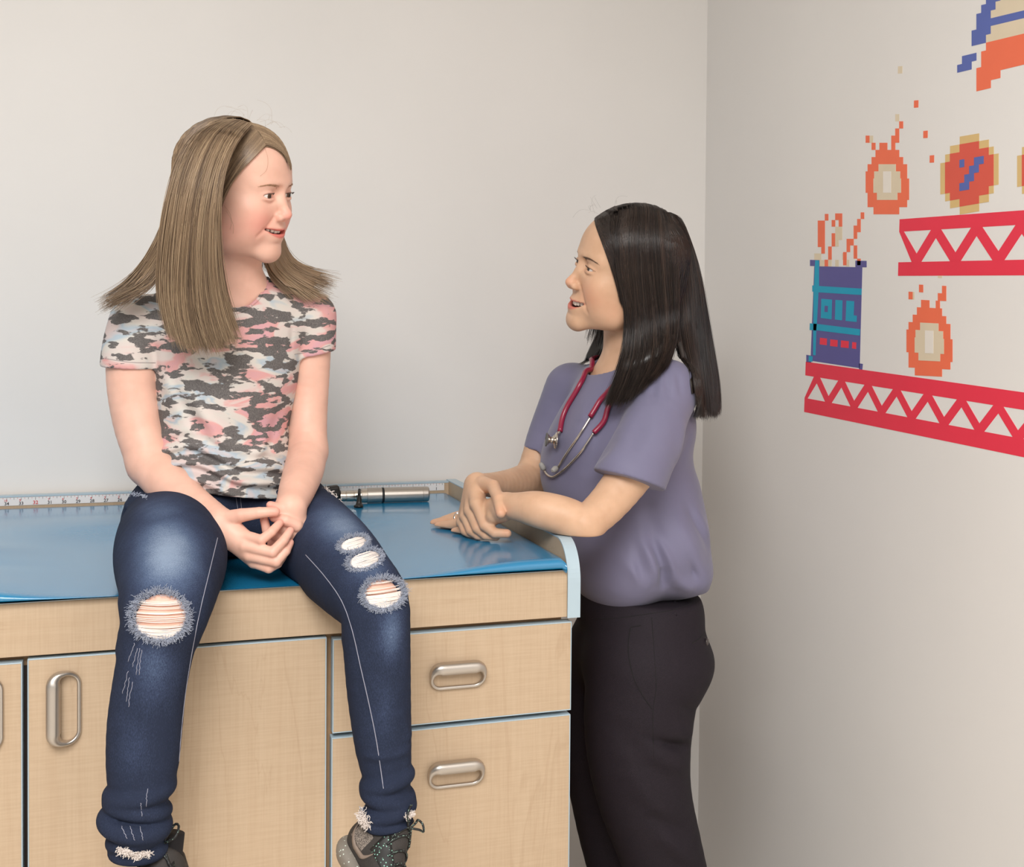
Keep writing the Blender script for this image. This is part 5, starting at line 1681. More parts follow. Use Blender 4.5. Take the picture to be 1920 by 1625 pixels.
def cap_guides(hd, phis, zs, rx=0.079, ry=0.099, top=(0.0, -0.012, 0.226), flare=0.0, back=0.012):
    out = []
    for ph in phis:
        a = math.radians(ph)
        g = [hd(*top)]
        for z in zs:
            if z > 0.14: rr = math.sqrt(max(0, 1-((z-0.14)/0.086)**2))
            else: rr = 1.0+flare*(0.14-z)
            g.append(hd(math.sin(a)*rx*rr, -0.012-math.cos(a)*ry*rr, z))
        out.append(np.array(g))
    return out

# ---- the girl's hair
M_hair_g = hair_mat('hair_light_brown', (90, 72, 58), (142, 117, 92), (192, 166, 134), 0.45)
body_g = Sdf(); body_g.ops = SG.ops+[o for o in SS.ops]
HG = Hair(Both(SG, SS), GH)
HG.skullcap(0.0012, lambda x, y, z: (y < 0.010+(z-0.14)*0.55) & (z > 0.06), 0.35)
y0 = -0.045     # the skull now sits a little nearer than first measured
def D(g, dy=y0): return ahead(SGS, [(a, b, c+dy) for a, b, c in g], 0.012)
near = [D(g) for g in (
    [(418, 227, 1.775), (368, 245, 1.76), (333, 300, 1.748), (314, 370, 1.742), (304, 440, 1.745), (300, 520, 1.765), (308, 590, 1.765), (326, 632, 1.76)],
    [(432, 225, 1.765), (388, 240, 1.735), (354, 300, 1.712), (337, 370, 1.702), (329, 450, 1.712), (326, 530, 1.74), (336, 600, 1.745), (356, 649, 1.742)],
    [(447, 226, 1.755), (410, 244, 1.718), (380, 308, 1.69), (363, 380, 1.682), (357, 460, 1.692), (356, 540, 1.725), (366, 610, 1.732), (386, 657, 1.73)],
    [(459, 229, 1.745), (430, 250, 1.705), (404, 310, 1.676), (389, 380, 1.668), (383, 460, 1.68), (385, 540, 1.71), (398, 610, 1.72), (414, 650, 1.72)],
    [(470, 234, 1.735), (444, 262, 1.692), (420, 315, 1.668), (409, 380, 1.66), (407, 460, 1.675), (413, 540, 1.70), (428, 600, 1.712), (441, 640, 1.715)])]
HG.sheet(near, 5200, 20, 0.0050, 0.011, 0.00038, 0.0035, True, (0.5, 0.22), 0.12, clump=0.55)
temple = [on_scalp(SG, g, 0.006) for g in (
    [(468, 234), (438, 264), (417, 310), (404, 350), (398, 385)],
    [(481, 246), (454, 276), (428, 318), (410, 362), (400, 395)],
    [(491, 259), (468, 287), (438, 322), (416, 366), (403, 405)],
    [(498, 272), (474, 297), (446, 325), (424, 360), (408, 398), (402, 425)])]
HG.sheet(temple, 1900, 12, 0.0018, 0.003, 0.00034, 0.0025, True, (0.42, 0.22), 0.06, clump=0.6, under=0.003)
far = [on_scalp(SG, g, 0.005) for g in (
    [(448, 232), (486, 238), (514, 254), (532, 278), (540, 300)],
    [(482, 246), (508, 258), (526, 276), (537, 294), (543, 312)],
    [(498, 272), (514, 276), (528, 286), (538, 300), (543, 318)])]
HG.sheet(far, 900, 12, 0.0018, 0.002, 0.00034, 0.002, True, (0.5, 0.22), 0.08, clump=0.5, under=0.003)
overs = [np.array([P(a, b, c+y0) for a, b, c in g]) for g in (
    [(524, 410, 1.895), (530, 450, 1.89), (548, 488, 1.885), (582, 507, 1.88), (630, 521, 1.87)],
    [(518, 410, 1.89), (522, 455, 1.885), (538, 498, 1.875), (572, 521, 1.865), (618, 540, 1.855)],
    [(508, 410, 1.885), (508, 460, 1.88), (522, 505, 1.865), (558, 535, 1.85), (608, 568, 1.845)],
    [(496, 410, 1.88), (494, 460, 1.87), (500, 500, 1.855), (520, 525, 1.845), (556, 556, 1.835)])]
HG.sheet(overs, 1100, 14, 0.004, 0.014, 0.00036, 0.003, True, (0.62, 0.22), 0.34, clump=0.7, under=0.003)
backl = [np.array([P(a, b, c+y0) for a, b, c in g]) for g in (
    [(316, 380, 1.80), (298, 440, 1.81), (262, 506, 1.825), (225, 545, 1.825), (194, 568, 1.825)],
    [(320, 400, 1.80), (302, 465, 1.805), (272, 518, 1.815), (236, 556, 1.815), (202, 574, 1.815)],
    [(326, 420, 1.80), (308, 490, 1.80), (286, 530, 1.80), (262, 548, 1.80), (236, 556, 1.80)])]
HG.sheet(backl, 1100, 14, 0.005, 0.014, 0.00036, 0.003, True, (0.45, 0.22), 0.30, clump=0.7, under=0.003)
capg = cap_guides(GH, [-28, 10, 40, 70, 100, 125], (0.218, 0.195, 0.15, 0.10, 0.05, 0.0, -0.045), 0.082, 0.101, (0.005, 0.0, 0.228))
capg = [g for g in cap_guides(GH, [75, 40, 10, -20, -50, -80, -105], (0.218, 0.195, 0.15, 0.10, 0.05, 0.0, -0.045), 0.079, 0.100, (0.0, 0.0, 0.2235))]
HG.sheet(capg, 900, 14, 0.004, 0.01, 0.0007, 0.004, True, (0.45, 0.2), 0.1, clump=0.6)
w_ = [[P(496, 276, 1.66), P(500, 300, 1.645), P(492, 325, 1.64)], [P(428, 398, 1.645), P(437, 415, 1.643), P(438, 432, 1.645)], [P(426, 392, 1.645), P(434, 408, 1.643), P(436, 422, 1.645)]]
HG.wisps([ahead(SG, [(496, 276, 1.8), (502, 296, 1.8), (500, 318, 1.8), (488, 330, 1.8)], 0.0015), ahead(SG, [(424, 395, 1.8), (433, 410, 1.8), (438, 425, 1.8), (437, 438, 1.8)], 0.0015), ahead(SG, [(420, 385, 1.8), (431, 400, 1.8), (434, 418, 1.8), (431, 430, 1.8)], 0.0015)], 0.00014, 0.6)

# ---- the woman's hair
M_hair_w = hair_mat('hair_dark_brown', (26, 20, 18), (44, 34, 30), (82, 64, 54), 0.34, 0.55)
HW = Hair(Both(SW, SB), WH)
HW.skullcap(0.0012, lambda x, y, z: (y < 0.020+(z-0.14)*0.55) & (z > 0.06), 0.30)
nearw = [W3(g) for g in (
    [(1182, 384, 1.835), (1156, 425, 1.808), (1152, 490, 1.795), (1166, 550, 1.790), (1174, 610, 1.788), (1166, 670, 1.775), (1148, 720, 1.750), (1130, 760, 1.735)],
    [(1204, 379, 1.832), (1186, 425, 1.795), (1184, 500, 1.780), (1194, 580, 1.776), (1197, 650, 1.764), (1182, 712, 1.738), (1162, 758, 1.720)],
    [(1220, 377, 1.832), (1212, 425, 1.788), (1213, 500, 1.774), (1221, 580, 1.770), (1226, 650, 1.752), (1216, 700, 1.728), (1196, 738, 1.712)],
    [(1235, 376, 1.835), (1240, 430, 1.792), (1246, 500, 1.778), (1251, 580, 1.773), (1253, 640, 1.755), (1246, 680, 1.728), (1226, 708, 1.710)],
    [(1245, 376, 1.840), (1264, 430, 1.806), (1271, 500, 1.794), (1272, 580, 1.784), (1268, 630, 1.765), (1262, 660, 1.740), (1250, 684, 1.722)])]
def root_at(hd, guides, ys, z=0.2400, x=0.0):
    out = []
    for g, y in zip(guides, ys):
        zz = 0.140+(z-0.140)*math.sqrt(max(0.05, 1-((y+0.012)/0.104)**2))
        out.append(np.concatenate([[hd(x+0.040, y, zz-0.016), hd(x+0.018, y, zz-0.002), hd(x-0.008, y, zz)], g[1:] if len(g) > 3 else g]))
    return out
nearw = root_at(WH, nearw, (0.041, 0.018, -0.006, -0.028, -0.048))
HW.sheet(nearw, 4600, 20, 0.0040, 0.007, 0.00036, 0.0035, True, (0.42, 0.2), 0.07, clump=0.6)
frontw = [on_scalp(SW, g, lf, 1.86) for lf, g in (
    (0.003, [(1150, 390), (1122, 403), (1122, 425), (1133, 455), (1147, 492), (1158, 530), (1165, 565)]),
    (0.006, [(1168, 388), (1142, 404), (1140, 430), (1149, 462), (1161, 505), (1170, 550), (1176, 592)]),
    (0.010, [(1190, 386), (1168, 406), (1164, 436), (1168, 474), (1178, 520), (1186, 570), (1190, 615)]))]
frontw = root_at(WH, frontw, (0.058, 0.051, 0.043), 0.2390)
HW.sheet(frontw, 1900, 16, 0.0018, 0.003, 0.00034, 0.0015, True, (0.45, 0.2), 0.12, clump=0.4, under=0.0014)
backw = [W3(g) for g in (
    [(1238, 376, 1.845), (1268, 430, 1.815), (1264, 510, 1.800), (1262, 600, 1.792), (1268, 655, 1.768), (1296, 740, 1.750), (1300, 779, 1.745)],
    [(1242, 376, 1.865), (1281, 430, 1.845), (1298, 510, 1.830), (1306, 600, 1.820), (1315, 680, 1.795), (1322, 740, 1.780), (1325, 783, 1.775)],
    [(1240, 375, 1.895), (1284, 428, 1.893), (1311, 510, 1.880), (1325, 600, 1.870), (1337, 680, 1.850), (1346, 738, 1.835), (1344, 778, 1.830)],
    [(1235, 376, 1.925), (1276, 424, 1.955), (1302, 510, 1.950), (1316, 600, 1.940), (1328, 680, 1.920), (1336, 740, 1.905), (1336, 776, 1.900)])]
backw = root_at(WH, backw, (-0.044, -0.054, -0.063, -0.071))
HW.sheet(backw, 3600, 20, 0.0040, 0.006, 0.00036, 0.0035, True, (0.36, 0.2), 0.05, clump=0.6)
farw = [np.array([P(*t) for t in g]) for g in (
    [(1140, 585, 1.965), (1122, 625, 1.975), (1105, 660, 1.985), (1094, 692, 1.985)],
    [(1148, 590, 1.955), (1132, 640, 1.965), (1117, 675, 1.965), (1108, 702, 1.965)],
    [(1156, 600, 1.945), (1144, 645, 1.945), (1136, 680, 1.945), (1128, 708, 1.945)])]
HW.sheet(farw, 1000, 12, 0.004, 0.006, 0.00036, 0.003, True, (0.35, 0.2), 0.08, clump=0.5)
capw = cap_guides(WH, [-75, -40, -10, 20, 50, 80, 105], (0.212, 0.19, 0.15, 0.10, 0.05, 0.0, -0.05), 0.080, 0.101, (0.0, -0.015, 0.220))
HW.sheet(capw, 1000, 14, 0.004, 0.006, 0.0007, 0.004, True, (0.36, 0.2), 0.08, clump=0.4)
def flyaways(Hs, hd, spots, n, L, r, shade):
    """fine loose hairs standing off the surface of the head"""
    out = []
    for k in range(n):
        a = hd(*(np.array(spots[rng.integers(len(spots))])+rng.normal(0, 0.012, 3)*np.array([1, 1, 0.2])))
        o = a-hd(0, -0.012, 0.13); o /= np.linalg.norm(o)
        t = np.cross(o, rng.standard_normal(3)); t /= np.linalg.norm(t)
        l = L*(0.4+rng.random())
        q = 0.15+0.35*rng.random()
        out.append([a-o*0.004, a+t*l*0.35+o*l*q*0.75, a+t*l*0.75+o*l*q, a+t*l*1.15+o*l*q*0.7])
    Hs.wisps(out, r, shade)
flyaways(HW, WH, [(0, 0.085, 0.205), (0.0, 0.075, 0.215), (0, 0.05, 0.228), (0, 0.06, 0.222)], 12, 0.022, 0.00008, 0.6)
flyaways(HG, GH, [(0, 0.06, 0.222), (0, 0.03, 0.228), (0, -0.01, 0.230), (0, -0.05, 0.222)], 16, 0.026, 0.00008, 0.8)
HG.build('hair', M_hair_g, girl)
HW.build('hair', M_hair_w, woman)
# ------------------------------------------------------------------ stethoscope round the woman's neck
M_tube = plain('burgundy_tubing', srgb(140, 24, 58), 0.32, spec=0.6)
tm = NT('polished_steel'); tm.set(Metallic=1.0, Roughness=0.2, Base_Color=srgb(205, 196, 186)); tm.bump(tm.noise(tm.coord(), 400), 0.02, 0.0003)
M_steel = tm.m
M_greyrub = plain('grey_rubber', srgb(150, 146, 142), 0.55)
st = empty('stethoscope', P(1070, 800, 1.78))
tag(st, 'burgundy stethoscope hanging round the neck of the woman in the mauve blouse', 'stethoscope')
BODYW = Sdf(); BODYW.ops = list(SB.ops)
def lay(pts, lift):
    """points on the blouse under pixels, lifted towards the room"""
    q = np.array([(a, b) for a, b in pts], float)
    p, ok = cast_safe(SB, q[:, 0], q[:, 1], 1.85, 1.5)
    g = SB.grad(p); return p+g*lift
LR = 0.0047
def clear_path(pts, n, m):
    p = catmull(np.asarray(pts, float), n)
    for _ in range(3):
        d = SWB.evalc(p); bad = d < m
        if bad.any(): p[bad] += SWB.grad(p[bad])*(m-d[bad])[:, None]
        p[1:-1] = 0.2*p[:-2]+0.6*p[1:-1]+0.2*p[2:]
    return p
pa = lay([(1098, 712), (1083, 738), (1068, 762), (1058, 786), (1054, 811)], LR)
neckA = P(1112, 690, 1.93); neckB = P(1150, 715, 1.79); neckC = P(1225, 690, 1.87)
tube_obj('tube', clear_path(np.concatenate([[neckC, P(1195, 668, 1.985), P(1148, 668, 1.97), P(1118, 684, 1.945)], pa]), 60, LR+0.0006), LR, M_tube, st, 90, 14)
pb1 = lay([(1132, 748), (1122, 763), (1109, 784)], LR)
pb2 = lay([(1144, 762), (1136, 790), (1113, 812)], LR)
yoke = P(1160, 715, 1.765)
tube_obj('tube', clear_path(np.concatenate([[neckC, P(1205, 690, 1.80), yoke], pb1]), 50, LR+0.0006), LR, M_tube, st, 60, 14)
tube_obj('tube', clear_path(np.concatenate([[yoke], pb2]), 30, LR+0.0006), LR, M_tube, st, 40, 14)
e1 = np.concatenate([pb1[-1:], lay([(1090, 815), (1068, 848), (1050, 876)], 0.0045)])
tube_obj('ear_tube', e1, 0.0021, M_steel, st, 40, 10)
e2 = np.concatenate([pb2[-1:], lay([(1090, 845), (1066, 874), (1050, 888), (1040, 893), (1031, 889), (1025, 880)], 0.0048)])
tube_obj('ear_tube', e2, 0.0021, M_steel, st, 60, 10)
def eartip(p, q):
    bm = bmesh.new(); d = q-p
    lathe(bm, [(0, 0.0022), (0.001, 0.0046), (0.005, 0.0052), (0.010, 0.0046), (0.013, 0.0034), (0.0143, 0.0018), (0.0143, 0.0009), (0.011, 0.0009), (0.011, 0)], axis_matrix(p, d), 20)
    obj_bm('ear_tip', bm, M_greyrub, st, smooth=True)
eartip(e2[-1], e2[-1]+(P(1018, 868, 1.6)-P(1025, 880, 1.6)))
tip1 = e1[-1]
gt = SB.grad(e1[-1:])[0]; eartip(tip1+gt*0.003, tip1+gt*0.02+np.array([-0.006, -0.012, -0.008]))
# stem and double-headed chest piece
c0 = pa[-1]; g = SB.grad(lay([(1048, 830)], 0))[0]
c1 = lay([(1049, 829)], 0.0165)[0]
tube_obj('stem', [c0, (c0+c1)/2, c1], 0.0032, M_steel, st, 12, 12)
axd = np.array([-0.93, 0.22, 0.10])
bm = bmesh.new()
lathe(bm, [(-0.0100, 0), (-0.0100, 0.0120), (-0.0092, 0.0142), (-0.0076, 0.0148), (-0.0058, 0.0130), (-0.0044, 0.0062), (0.0030, 0.0056), (0.0050, 0.0085), (0.0082, 0.0105), (0.0094, 0.0104), (0.0098, 0.0092), (0.0060, 0.0030), (0.0060, 0)], axis_matrix(c1, axd), 36)
chest = obj_bm('chest_piece', bm, M_steel, st, smooth=True)
bm = bmesh.new(); lathe(bm, [(0.0076, 0.0106), (0.0078, 0.0117), (0.0100, 0.0117), (0.0102, 0.0100), (0.0095, 0.0098)], axis_matrix(c1, axd), 36)
obj_bm('bell_rim', bm, plain('bell_rim_grey', srgb(92, 90, 88), 0.5), chest, smooth=True)

# ------------------------------------------------------------------ otoscope lying by the tape, its spare tip standing in front
zc = Z(-0.3435)
RH = 0.0150
a = P(804, 926, 2.215); a[2] = zc+RH+0.0003
b = P(640, 928, 2.228); b[2] = zc+RH+0.0003
ax = b-a; ax[2] = 0; ax /= np.linalg.norm(ax)
os_ = empty('otoscope', (a[0]*0.5+b[0]*0.5, a[1]*0.5+b[1]*0.5, zc))
tag(os_, 'silver otoscope lying on the blue cushion beside the measuring tape', 'otoscope')
tg = NT('satin_grip'); tg.set(Metallic=1.0, Roughness=0.36, Base_Color=srgb(186, 178, 170))
wv = tg.n('ShaderNodeTexWave'); wv.inputs['Scale'].default_value = 180; tg.l(tg.coord(), wv.inputs['Vector']); tg.bump(wv.outputs['Fac'], 0.06, 0.0004)
A_ = axis_matrix(a, ax)
bm = bmesh.new()
lathe(bm, [(0, 0), (0, 0.0128), (0.0012, 0.0143), (0.0030, 0.0148), (0.0125, 0.0150), (0.0128, 0.0146), (0.0134, 0.0146), (0.0137, 0.0150), (0.0900, 0.0150), (0.0902, 0.0144), (0.0945, 0.0144), (0.0947, 0.0150), (0.1230, 0.0150), (0.1236, 0.0142), (0.1236, 0)], A_, 40)
obj_bm('handle', bm, tg.m, os_, smooth=False)
bm = bmesh.new(); lathe(bm, [(0.0903, 0.0144), (0.0903, 0.0152), (0.0944, 0.0152), (0.0944, 0.0144)], A_, 40); obj_bm('grip_ring', bm, plain('black_ring', srgb(22, 22, 22), 0.4), os_, smooth=True)
bm = bmesh.new(); lathe(bm, [(0.1236, 0.0142), (0.1350, 0.0142), (0.1356, 0.0116), (0.1480, 0.0110), (0.1485, 0.0104), (0.1500, 0.0104), (0.1505, 0.0110), (0.1640, 0.0108), (0.1645, 0.0100), (0.1655, 0.0100), (0.1660, 0.0106), (0.1760, 0.0104), (0.1768, 0)], A_, 40)
ck = obj_bm('chrome_collar', bm, M_steel, os_, smooth=False)
bm = bmesh.new(); lathe(bm, [(0, 0.0016), (0.0012, 0.0016), (0.0014, 0)], axis_matrix(a+ax*0.146+np.array([0, -0.0108, 0.001]), (0, -1, 0.1)), 14)
obj_bm('lamp_switch', bm, plain('switch_green', srgb(44, 70, 58), 0.4), os_, smooth=True)
M_blk = plain('otoscope_black', srgb(44, 38, 34), 0.5)
S = Sdf(); hd_ = a+ax*0.188
S.rbox(hd_+np.array([-0.006, 0, 0.010]), (0.0165, 0.012, 0.0105), 0.005, 0.004, 'u', rot_axes(0, 0, -6))
S.cone(a+ax*0.174, hd_+np.array([0, 0, 0.004]), 0.0085, 0.009, 0.006)
V, F = mesh_sdf(S, hd_-0.045, hd_+0.045, 0.0015)
o = obj_np('viewing_head', V, F, M_blk, os_); close_holes(o)
sp = PZ(673, 951, zc)
bm = bmesh.new()
lathe(bm, [(0, 0), (0, 0.0082), (0.0042, 0.0084), (0.0046, 0.0064), (0.012, 0.0048), (0.024, 0.0031), (0.0345, 0.0024), (0.0358, 0.0018), (0.0350, 0.0012), (0.030, 0)], axis_matrix(sp+np.array([0, 0, 0.0004]), (0.02, 0.0, 1)), 30)
bx(bm, sp[0]-0.0098, sp[0]-0.0070, sp[1]-0.002, sp[1]+0.002, sp[2]+0.0006, sp[2]+0.0042)
o = obj_bm('otoscope_speculum', bm, plain('speculum_black', srgb(36, 32, 28), 0.35), None, smooth=True)
tag(o, 'small black cone tip standing upright on the cushion in front of the otoscope', 'otoscope tip')

# ------------------------------------------------------------------ printed pixel-art stickers on the right wall
def WP(x, y, lift): p = PX(x, y, XR); p[0] = XR-lift; return p
def sticker(name, polys, mat, parent=None, lift=0.0004, bm=None):
    """flat printed shape(s): lists of photo-pixel outlines lying on the right wall"""
    own = bm is None
    if own: bm = bmesh.new()
    for poly in polys:
        f = [bm.verts.new(WP(x, y, lift)) for x, y in poly]; b_ = [bm.verts.new(WP(x, y, 0.00002)) for x, y in poly]
        n = len(poly)
        bm.faces.new(f); bm.faces.new(b_[::-1])
        for i in range(n): bm.faces.new((f[i], b_[i], b_[(i+1) % n], f[(i+1) % n]))
    if own: return obj_bm(name, bm, mat, parent)
def vinyl(n, c): return plain(n, srgb(*c), 0.5, spec=0.25, var=0.02, vscale=25)
V_red, V_org, V_tan, V_nav, V_cya, V_gold, V_brick, V_blu, V_cream = (vinyl('print_red', (230, 60, 80)), vinyl('print_orange', (238, 116, 84)), vinyl('print_tan', (220, 204, 178)),
    vinyl('print_navy', (94, 90, 148)), vinyl('print_cyan', (36, 158, 190)), vinyl('print_gold', (216, 184, 126)), vinyl('print_brick', (216, 92, 76)), vinyl('print_blue', (92, 106, 172)), vinyl('print_cream', (232, 224, 214)))
# girders: a bar with a plain triangle lattice cut through it
def girder(name, tl, bl, tr, br, npan, start_down, label, ext, f0, f1, phase=0.0):
    TL, BL, TR, BR = [WP(*q, 0.0) for q in (tl, bl, tr, br)]
    TR = TL+(TR-TL)*ext; BR = BL+(BR-BL)*ext
    def at(s, t, lift):
        p = (TL*(1-s)+TR*s)*(1-t)+(BL*(1-s)+BR*s)*t; p = p.copy(); p[0] = XR-lift; return p
    bm = bmesh.new()
    def quad(pts, lf=0.0004):
        f = [bm.verts.new(at(s, t, lf)) for s, t in pts]; b_ = [bm.verts.new(at(s, t, 0.00002)) for s, t in pts]; n = len(pts)
        bm.faces.new(f); bm.faces.new(b_[::-1])
        for i in range(n): bm.faces.new((f[i], b_[i], b_[(i+1) % n], f[(i+1) % n]))
    quad([(0, 0), (1, 0), (1, f0), (0, f0)]); quad([(0, f1), (1, f1), (1, 1), (0, 1)])
    w_ = 1.0/npan; g_ = w_*0.26
    for i in range(npan+1):
        s0, s1 = (i+phase)*w_, (i+1+phase)*w_
        up = (i % 2 == 0) != start_down
        a0, a1 = (f1, f0) if up else (f0, f1)
        pts = [(s0-g_, a0), (s0+g_, a0), (s1+g_, a1), (s1-g_, a1)]
        pts = [(min(1, max(0, s)), t) for s, t in pts]
        if abs(pts[0][0]-pts[1][0]) < 1e-6 and abs(pts[2][0]-pts[3][0]) < 1e-6: continue
        quad(pts, 0.00050+0.0001*(i % 2))
    o = obj_bm(name, bm, V_red); tag(o, label, 'wall sticker', 'girder stickers'); return o
girder('girder_art', (1511, 678), (1508, 772), (1920, 735.5), (1920, 857), 16, False, 'long red lattice bar sticker at the bottom, under the oil drum', 1.12, 0.27, 0.72)
girder('girder_art', (1687, 411), (1684, 517), (1920, 394), (1920, 516), 7, True, 'shorter red lattice bar sticker under the round discs', 1.15, 0.22, 0.76)
# oil drum
dr_ = empty('drum_art', WP(1567, 590, 0.0))
tag(dr_, 'dark blue oil drum sticker with cyan OIL lettering on the right wall', 'wall sticker')
sticker('drum_body', [[(1527, 499), (1617, 501), (1612, 690), (1520, 676)], [(1519, 487), (1537, 487.5), (1537, 499), (1519, 498.5)], [(1604, 488.5), (1625, 489), (1625, 501), (1604, 500.5)],
                      [(1512, 665), (1521, 666.5), (1521, 680), (1512, 678.5)], [(1611, 681), (1618, 682), (1617, 693), (1611, 692)]], V_nav, dr_)
sticker('cyan_band', [[(1529, 488), (1536, 488), (1536, 536), (1616, 541), (1615.5, 553), (1535, 548), (1532, 607), (1613, 617), (1612.5, 629), (1531, 619), (1529.5, 666), (1525, 665.5), (1526, 547), (1523.5, 546.5), (1523.5, 535), (1527, 535)],
                      [(1519, 606), (1532, 607), (1531, 619.5), (1518.5, 618.5)], [(1517, 667), (1524, 668), (1523.5, 678), (1516.5, 677)]], V_cya, dr_, 0.0007)
sticker('lettering', [[(1540.5, 560), (1560.5, 561.5), (1559.5, 598.5), (1539.5, 596)], [(1567, 562), (1580, 563), (1579, 600.5), (1566, 599)], [(1587.5, 563.5), (1602, 564.5), (1601, 591), (1607, 591.8), (1606.5, 603.5), (1586, 601.5)]], V_cya, dr_, 0.0007)
sticker('letter_counter', [[(1547, 573), (1553, 573.5), (1552.6, 585), (1546.6, 584.5)]], V_nav, dr_, 0.0010)
sticker('red_dash', [[(1538, 633), (1551, 634.5), (1550.5, 647), (1537.5, 645.5)]], V_red, dr_, 0.0007)
sticker('red_dash', [[(1557.5, 636), (1571, 637.5), (1570.5, 650), (1557, 648.5)]], V_red, dr_, 0.0007)
sticker('red_dash', [[(1577.5, 638), (1592, 639.5), (1591.5, 652.5), (1577, 651)]], V_red, dr_, 0.0007)
sticker('red_dash', [[(1598.5, 641), (1606, 642), (1605.5, 654), (1598, 653)]], V_red, dr_, 0.0007)
# flames above the drum: plain tongues
fl = empty('flame_art', WP(1570, 450, 0.0)); tag(fl, 'orange and tan flame tongues sticker rising above the oil drum', 'wall sticker')
def steps(x, y, seq):
    """a stepped ribbon: list of (dx, dy) cells"""
    return [[(x+i*6.6, y+j*12.4), (x+(i+1)*6.6, y+j*12.4), (x+(i+1)*6.6, y+(j+1)*12.4), (x+i*6.6, y+(j+1)*12.4)] for i, j in seq]
sticker('orange_tongue', steps(1527, 401, [(3, 0), (2, 1), (1, 1), (1, 2), (2, 2), (1, 3), (2, 3), (1, 4), (2, 4), (2, 5)]), V_org, fl)
sticker('orange_tongue', steps(1553, 400, [(3, 0), (2, 0), (1, 1), (3, 1), (1, 3), (1, 4), (0, 5), (0, 6), (-1, 7)]), V_org, fl)
sticker('orange_tongue', steps(1581, 398, [(5, 0), (4, 1), (4, 2), (3, 2), (3, 3), (2, 4), (1, 4), (1, 5), (3, 5), (0, 6), (3, 6), (0, 7), (4, 7)]), V_org, fl)
sticker('tan_tongue', steps(1553, 425, [(2, 0), (3, 0), (2, 1), (3, 1), (2, 2), (0, 4), (0, 5), (2, 5), (4, 4), (5, 5)]), V_tan, fl, 0.0003)
sticker('tan_tongue', steps(1527, 413, [(1, 5), (2, 6), (1, 6), (0, 6), (0, 5)]), V_tan, fl, 0.0003)
# two drop-shaped flames with a pale core
def drop(cx_, cy_, sl, k, label, flare):
    """stepped oval on the wall; sl: slope of the wall's level line there"""
    r_ = empty('flame_art', WP(cx_, cy_, 0.0)); tag(r_, label, 'wall sticker', 'drop-shaped flame stickers')
    def rows(spec, cw, chh):
        out = []
        for (j, a0, a1) in spec:
            y0_, y1_ = cy_+j*chh, cy_+(j+1)*chh
            out.append([(cx_+a0*cw, y0_+sl*a0*cw), (cx_+a1*cw, y0_+sl*a1*cw), (cx_+a1*cw, y1_+sl*a1*cw), (cx_+a0*cw, y1_+sl*a0*cw)])
        return out
    cw, chh = 7.4*k, 13.4*k
    sticker('outer_flame', rows([(-5, -3, 3), (-4, -4, 4), (-3, -5, 5), (-2, -5.5, 5), (-1, -5.5, 5.5), (0, -5.5, 5.5), (1, -5, 5.5), (2, -5, 5), (3, -3.5, 3)], cw, chh), V_org, r_)
    sticker('inner_flame', rows([(-3, -2.2, 2.2), (-2, -3.3, 3.3), (-1, -3.5, 3.5), (0, -3.5, 3.5), (1, -2.6, 2.6)], cw, chh), V_tan, r_, 0.0007)
    sticker('pale_core', rows([(-2, -1, 1), (-1, -1, 1), (0, -1, 1)], cw, chh), V_cream, r_, 0.0010)
    sticker('flame_wisp', rows(flare, cw, chh), V_org, r_)
    sticker('tan_speck', rows([(-7, -4.6, -3.6)], cw, chh), V_tan, r_, 0.0003); sticker('tan_speck', rows([(-10, 2, 3)], cw, chh), V_tan, r_, 0.0003)
drop(1664, 348, 0.0, 1.0, 'upper orange flame drop sticker above the left end of the short bar', [(-6, -2, 0), (-6, 1, 2), (-7, 1, 3), (-8, 2, 3), (-9, 3, 4), (-6, -4, -3), (-7, -5.5, -4.5)])
drop(1743, 648, 0.05, 1.06, 'lower orange flame drop sticker standing on the long red bar', [(-6, -2, 0), (-6, 1.5, 2.5), (-7, 2, 4), (-8, 3, 4), (-7, -5, -4), (-8, -2.5, -1.5)])
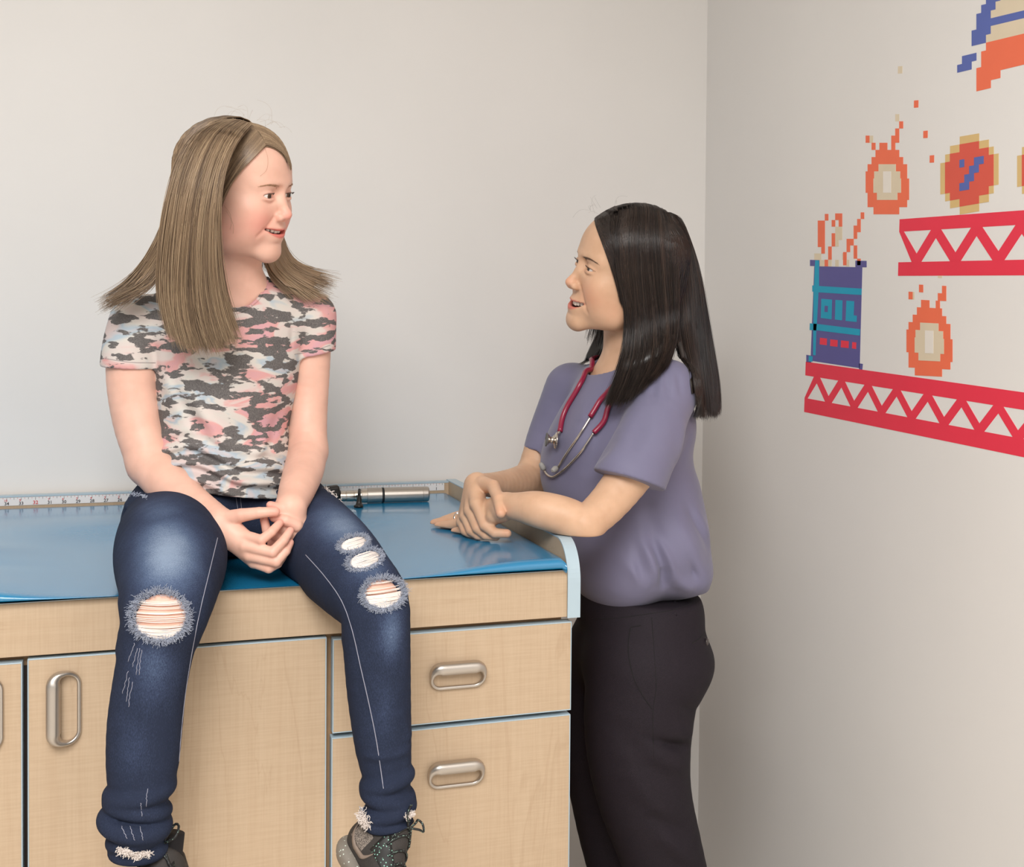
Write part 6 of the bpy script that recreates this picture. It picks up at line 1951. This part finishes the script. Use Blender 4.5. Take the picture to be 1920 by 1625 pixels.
# round discs
def disc(cx_, cy_, label, cut=None):
    r_ = empty('disc_art', WP(cx_, cy_, 0.0)); tag(r_, label, 'wall sticker', 'round disc stickers')
    sl = -0.17
    def rows(spec):
        out = []
        for (j, a0, a1) in spec:
            cw, chh = 9.1, 14.6
            y0_, y1_ = cy_+j*chh, cy_+(j+1)*chh
            out.append([(cx_+a0*cw, y0_+sl*a0*cw), (cx_+a1*cw, y0_+sl*a1*cw), (cx_+a1*cw, y1_+sl*a1*cw), (cx_+a0*cw, y1_+sl*a0*cw)])
        return out
    sticker('gold_rim', rows([(-5, -2, 2), (-4, -4, 4), (-3, -5, 5), (-2, -6, 6), (-1, -6, 6), (0, -6, 6), (1, -6, 6), (2, -5, 5), (3, -4, 4), (4, -2, 2)]), V_gold, r_)
    sticker('brick_face', rows([(-4, -2, 2), (-3, -4, 4), (-2, -5, 5), (-1, -5, 5), (0, -5, 5), (1, -5, 5), (2, -4, 4), (3, -2, 2)]), V_brick, r_, 0.0007)
    sticker('blue_slash', rows([(-2, 1, 3), (-1, 0, 2), (0, -1, 1), (1, -2, 0), (-2, -2, -1)]), V_blu, r_, 0.0010)
disc(1818, 326, 'round gold and brick disc sticker with a blue slash on the right wall')
disc(1962, 312, 'second disc sticker cut off by the right picture edge')
# loose sparks
sp_lab = {0: 'lone tan square sticker, topmost of the loose sparks', 1: 'orange square spark sticker, highest of the three orange ones', 2: 'orange square spark sticker, middle of the three', 3: 'orange square spark sticker nearest the round disc'}
for i, (x, y, mt) in enumerate(((1688, 131, V_tan), (1718, 195, V_org), (1735.5, 252, V_org), (1747.5, 298, V_org))):
    o = sticker('spark_art', [[(x-4, y-6.5), (x+4.2, y-7.2), (x+4, y+6.5), (x-4.2, y+7)]], mt); tag(o, sp_lab[i], 'wall sticker', 'loose spark stickers')
# plain stepped blocks at the top edge
bl = empty('block_art', WP(1870, 80, 0.0)); tag(bl, 'stepped colour block sticker of blue, orange and tan at the top right edge', 'wall sticker')
def cells(x, y, seq, cw=9.0, chh=14.5, sl=-0.24):
    return [[(x+a*cw, y+j*chh+sl*a*cw), (x+b*cw, y+j*chh+sl*b*cw), (x+b*cw, y+(j+1)*chh+sl*b*cw), (x+a*cw, y+(j+1)*chh+sl*a*cw)] for j, a, b in seq]
sticker('blue_block', cells(1822, 14, [(-2, 4, 11), (-1, 3, 6), (0, 2, 5), (1, 1, 4), (2, 1, 11), (3, 0, 4), (4, 0, 3), (6, -2, 1), (7, -3, 0)]), V_blu, bl)
sticker('orange_block', cells(1822, 14, [(5, 3, 13), (6, 2, 13), (7, 2, 13), (8, 1, 12), (9, 1, 6), (10, 1, 4)]), V_org, bl)
sticker('tan_block', cells(1822, 14, [(-1, 6, 12), (0, 5, 12), (1, 4, 12), (3, 4, 12), (4, 3, 12)]), V_tan, bl, 0.0003)
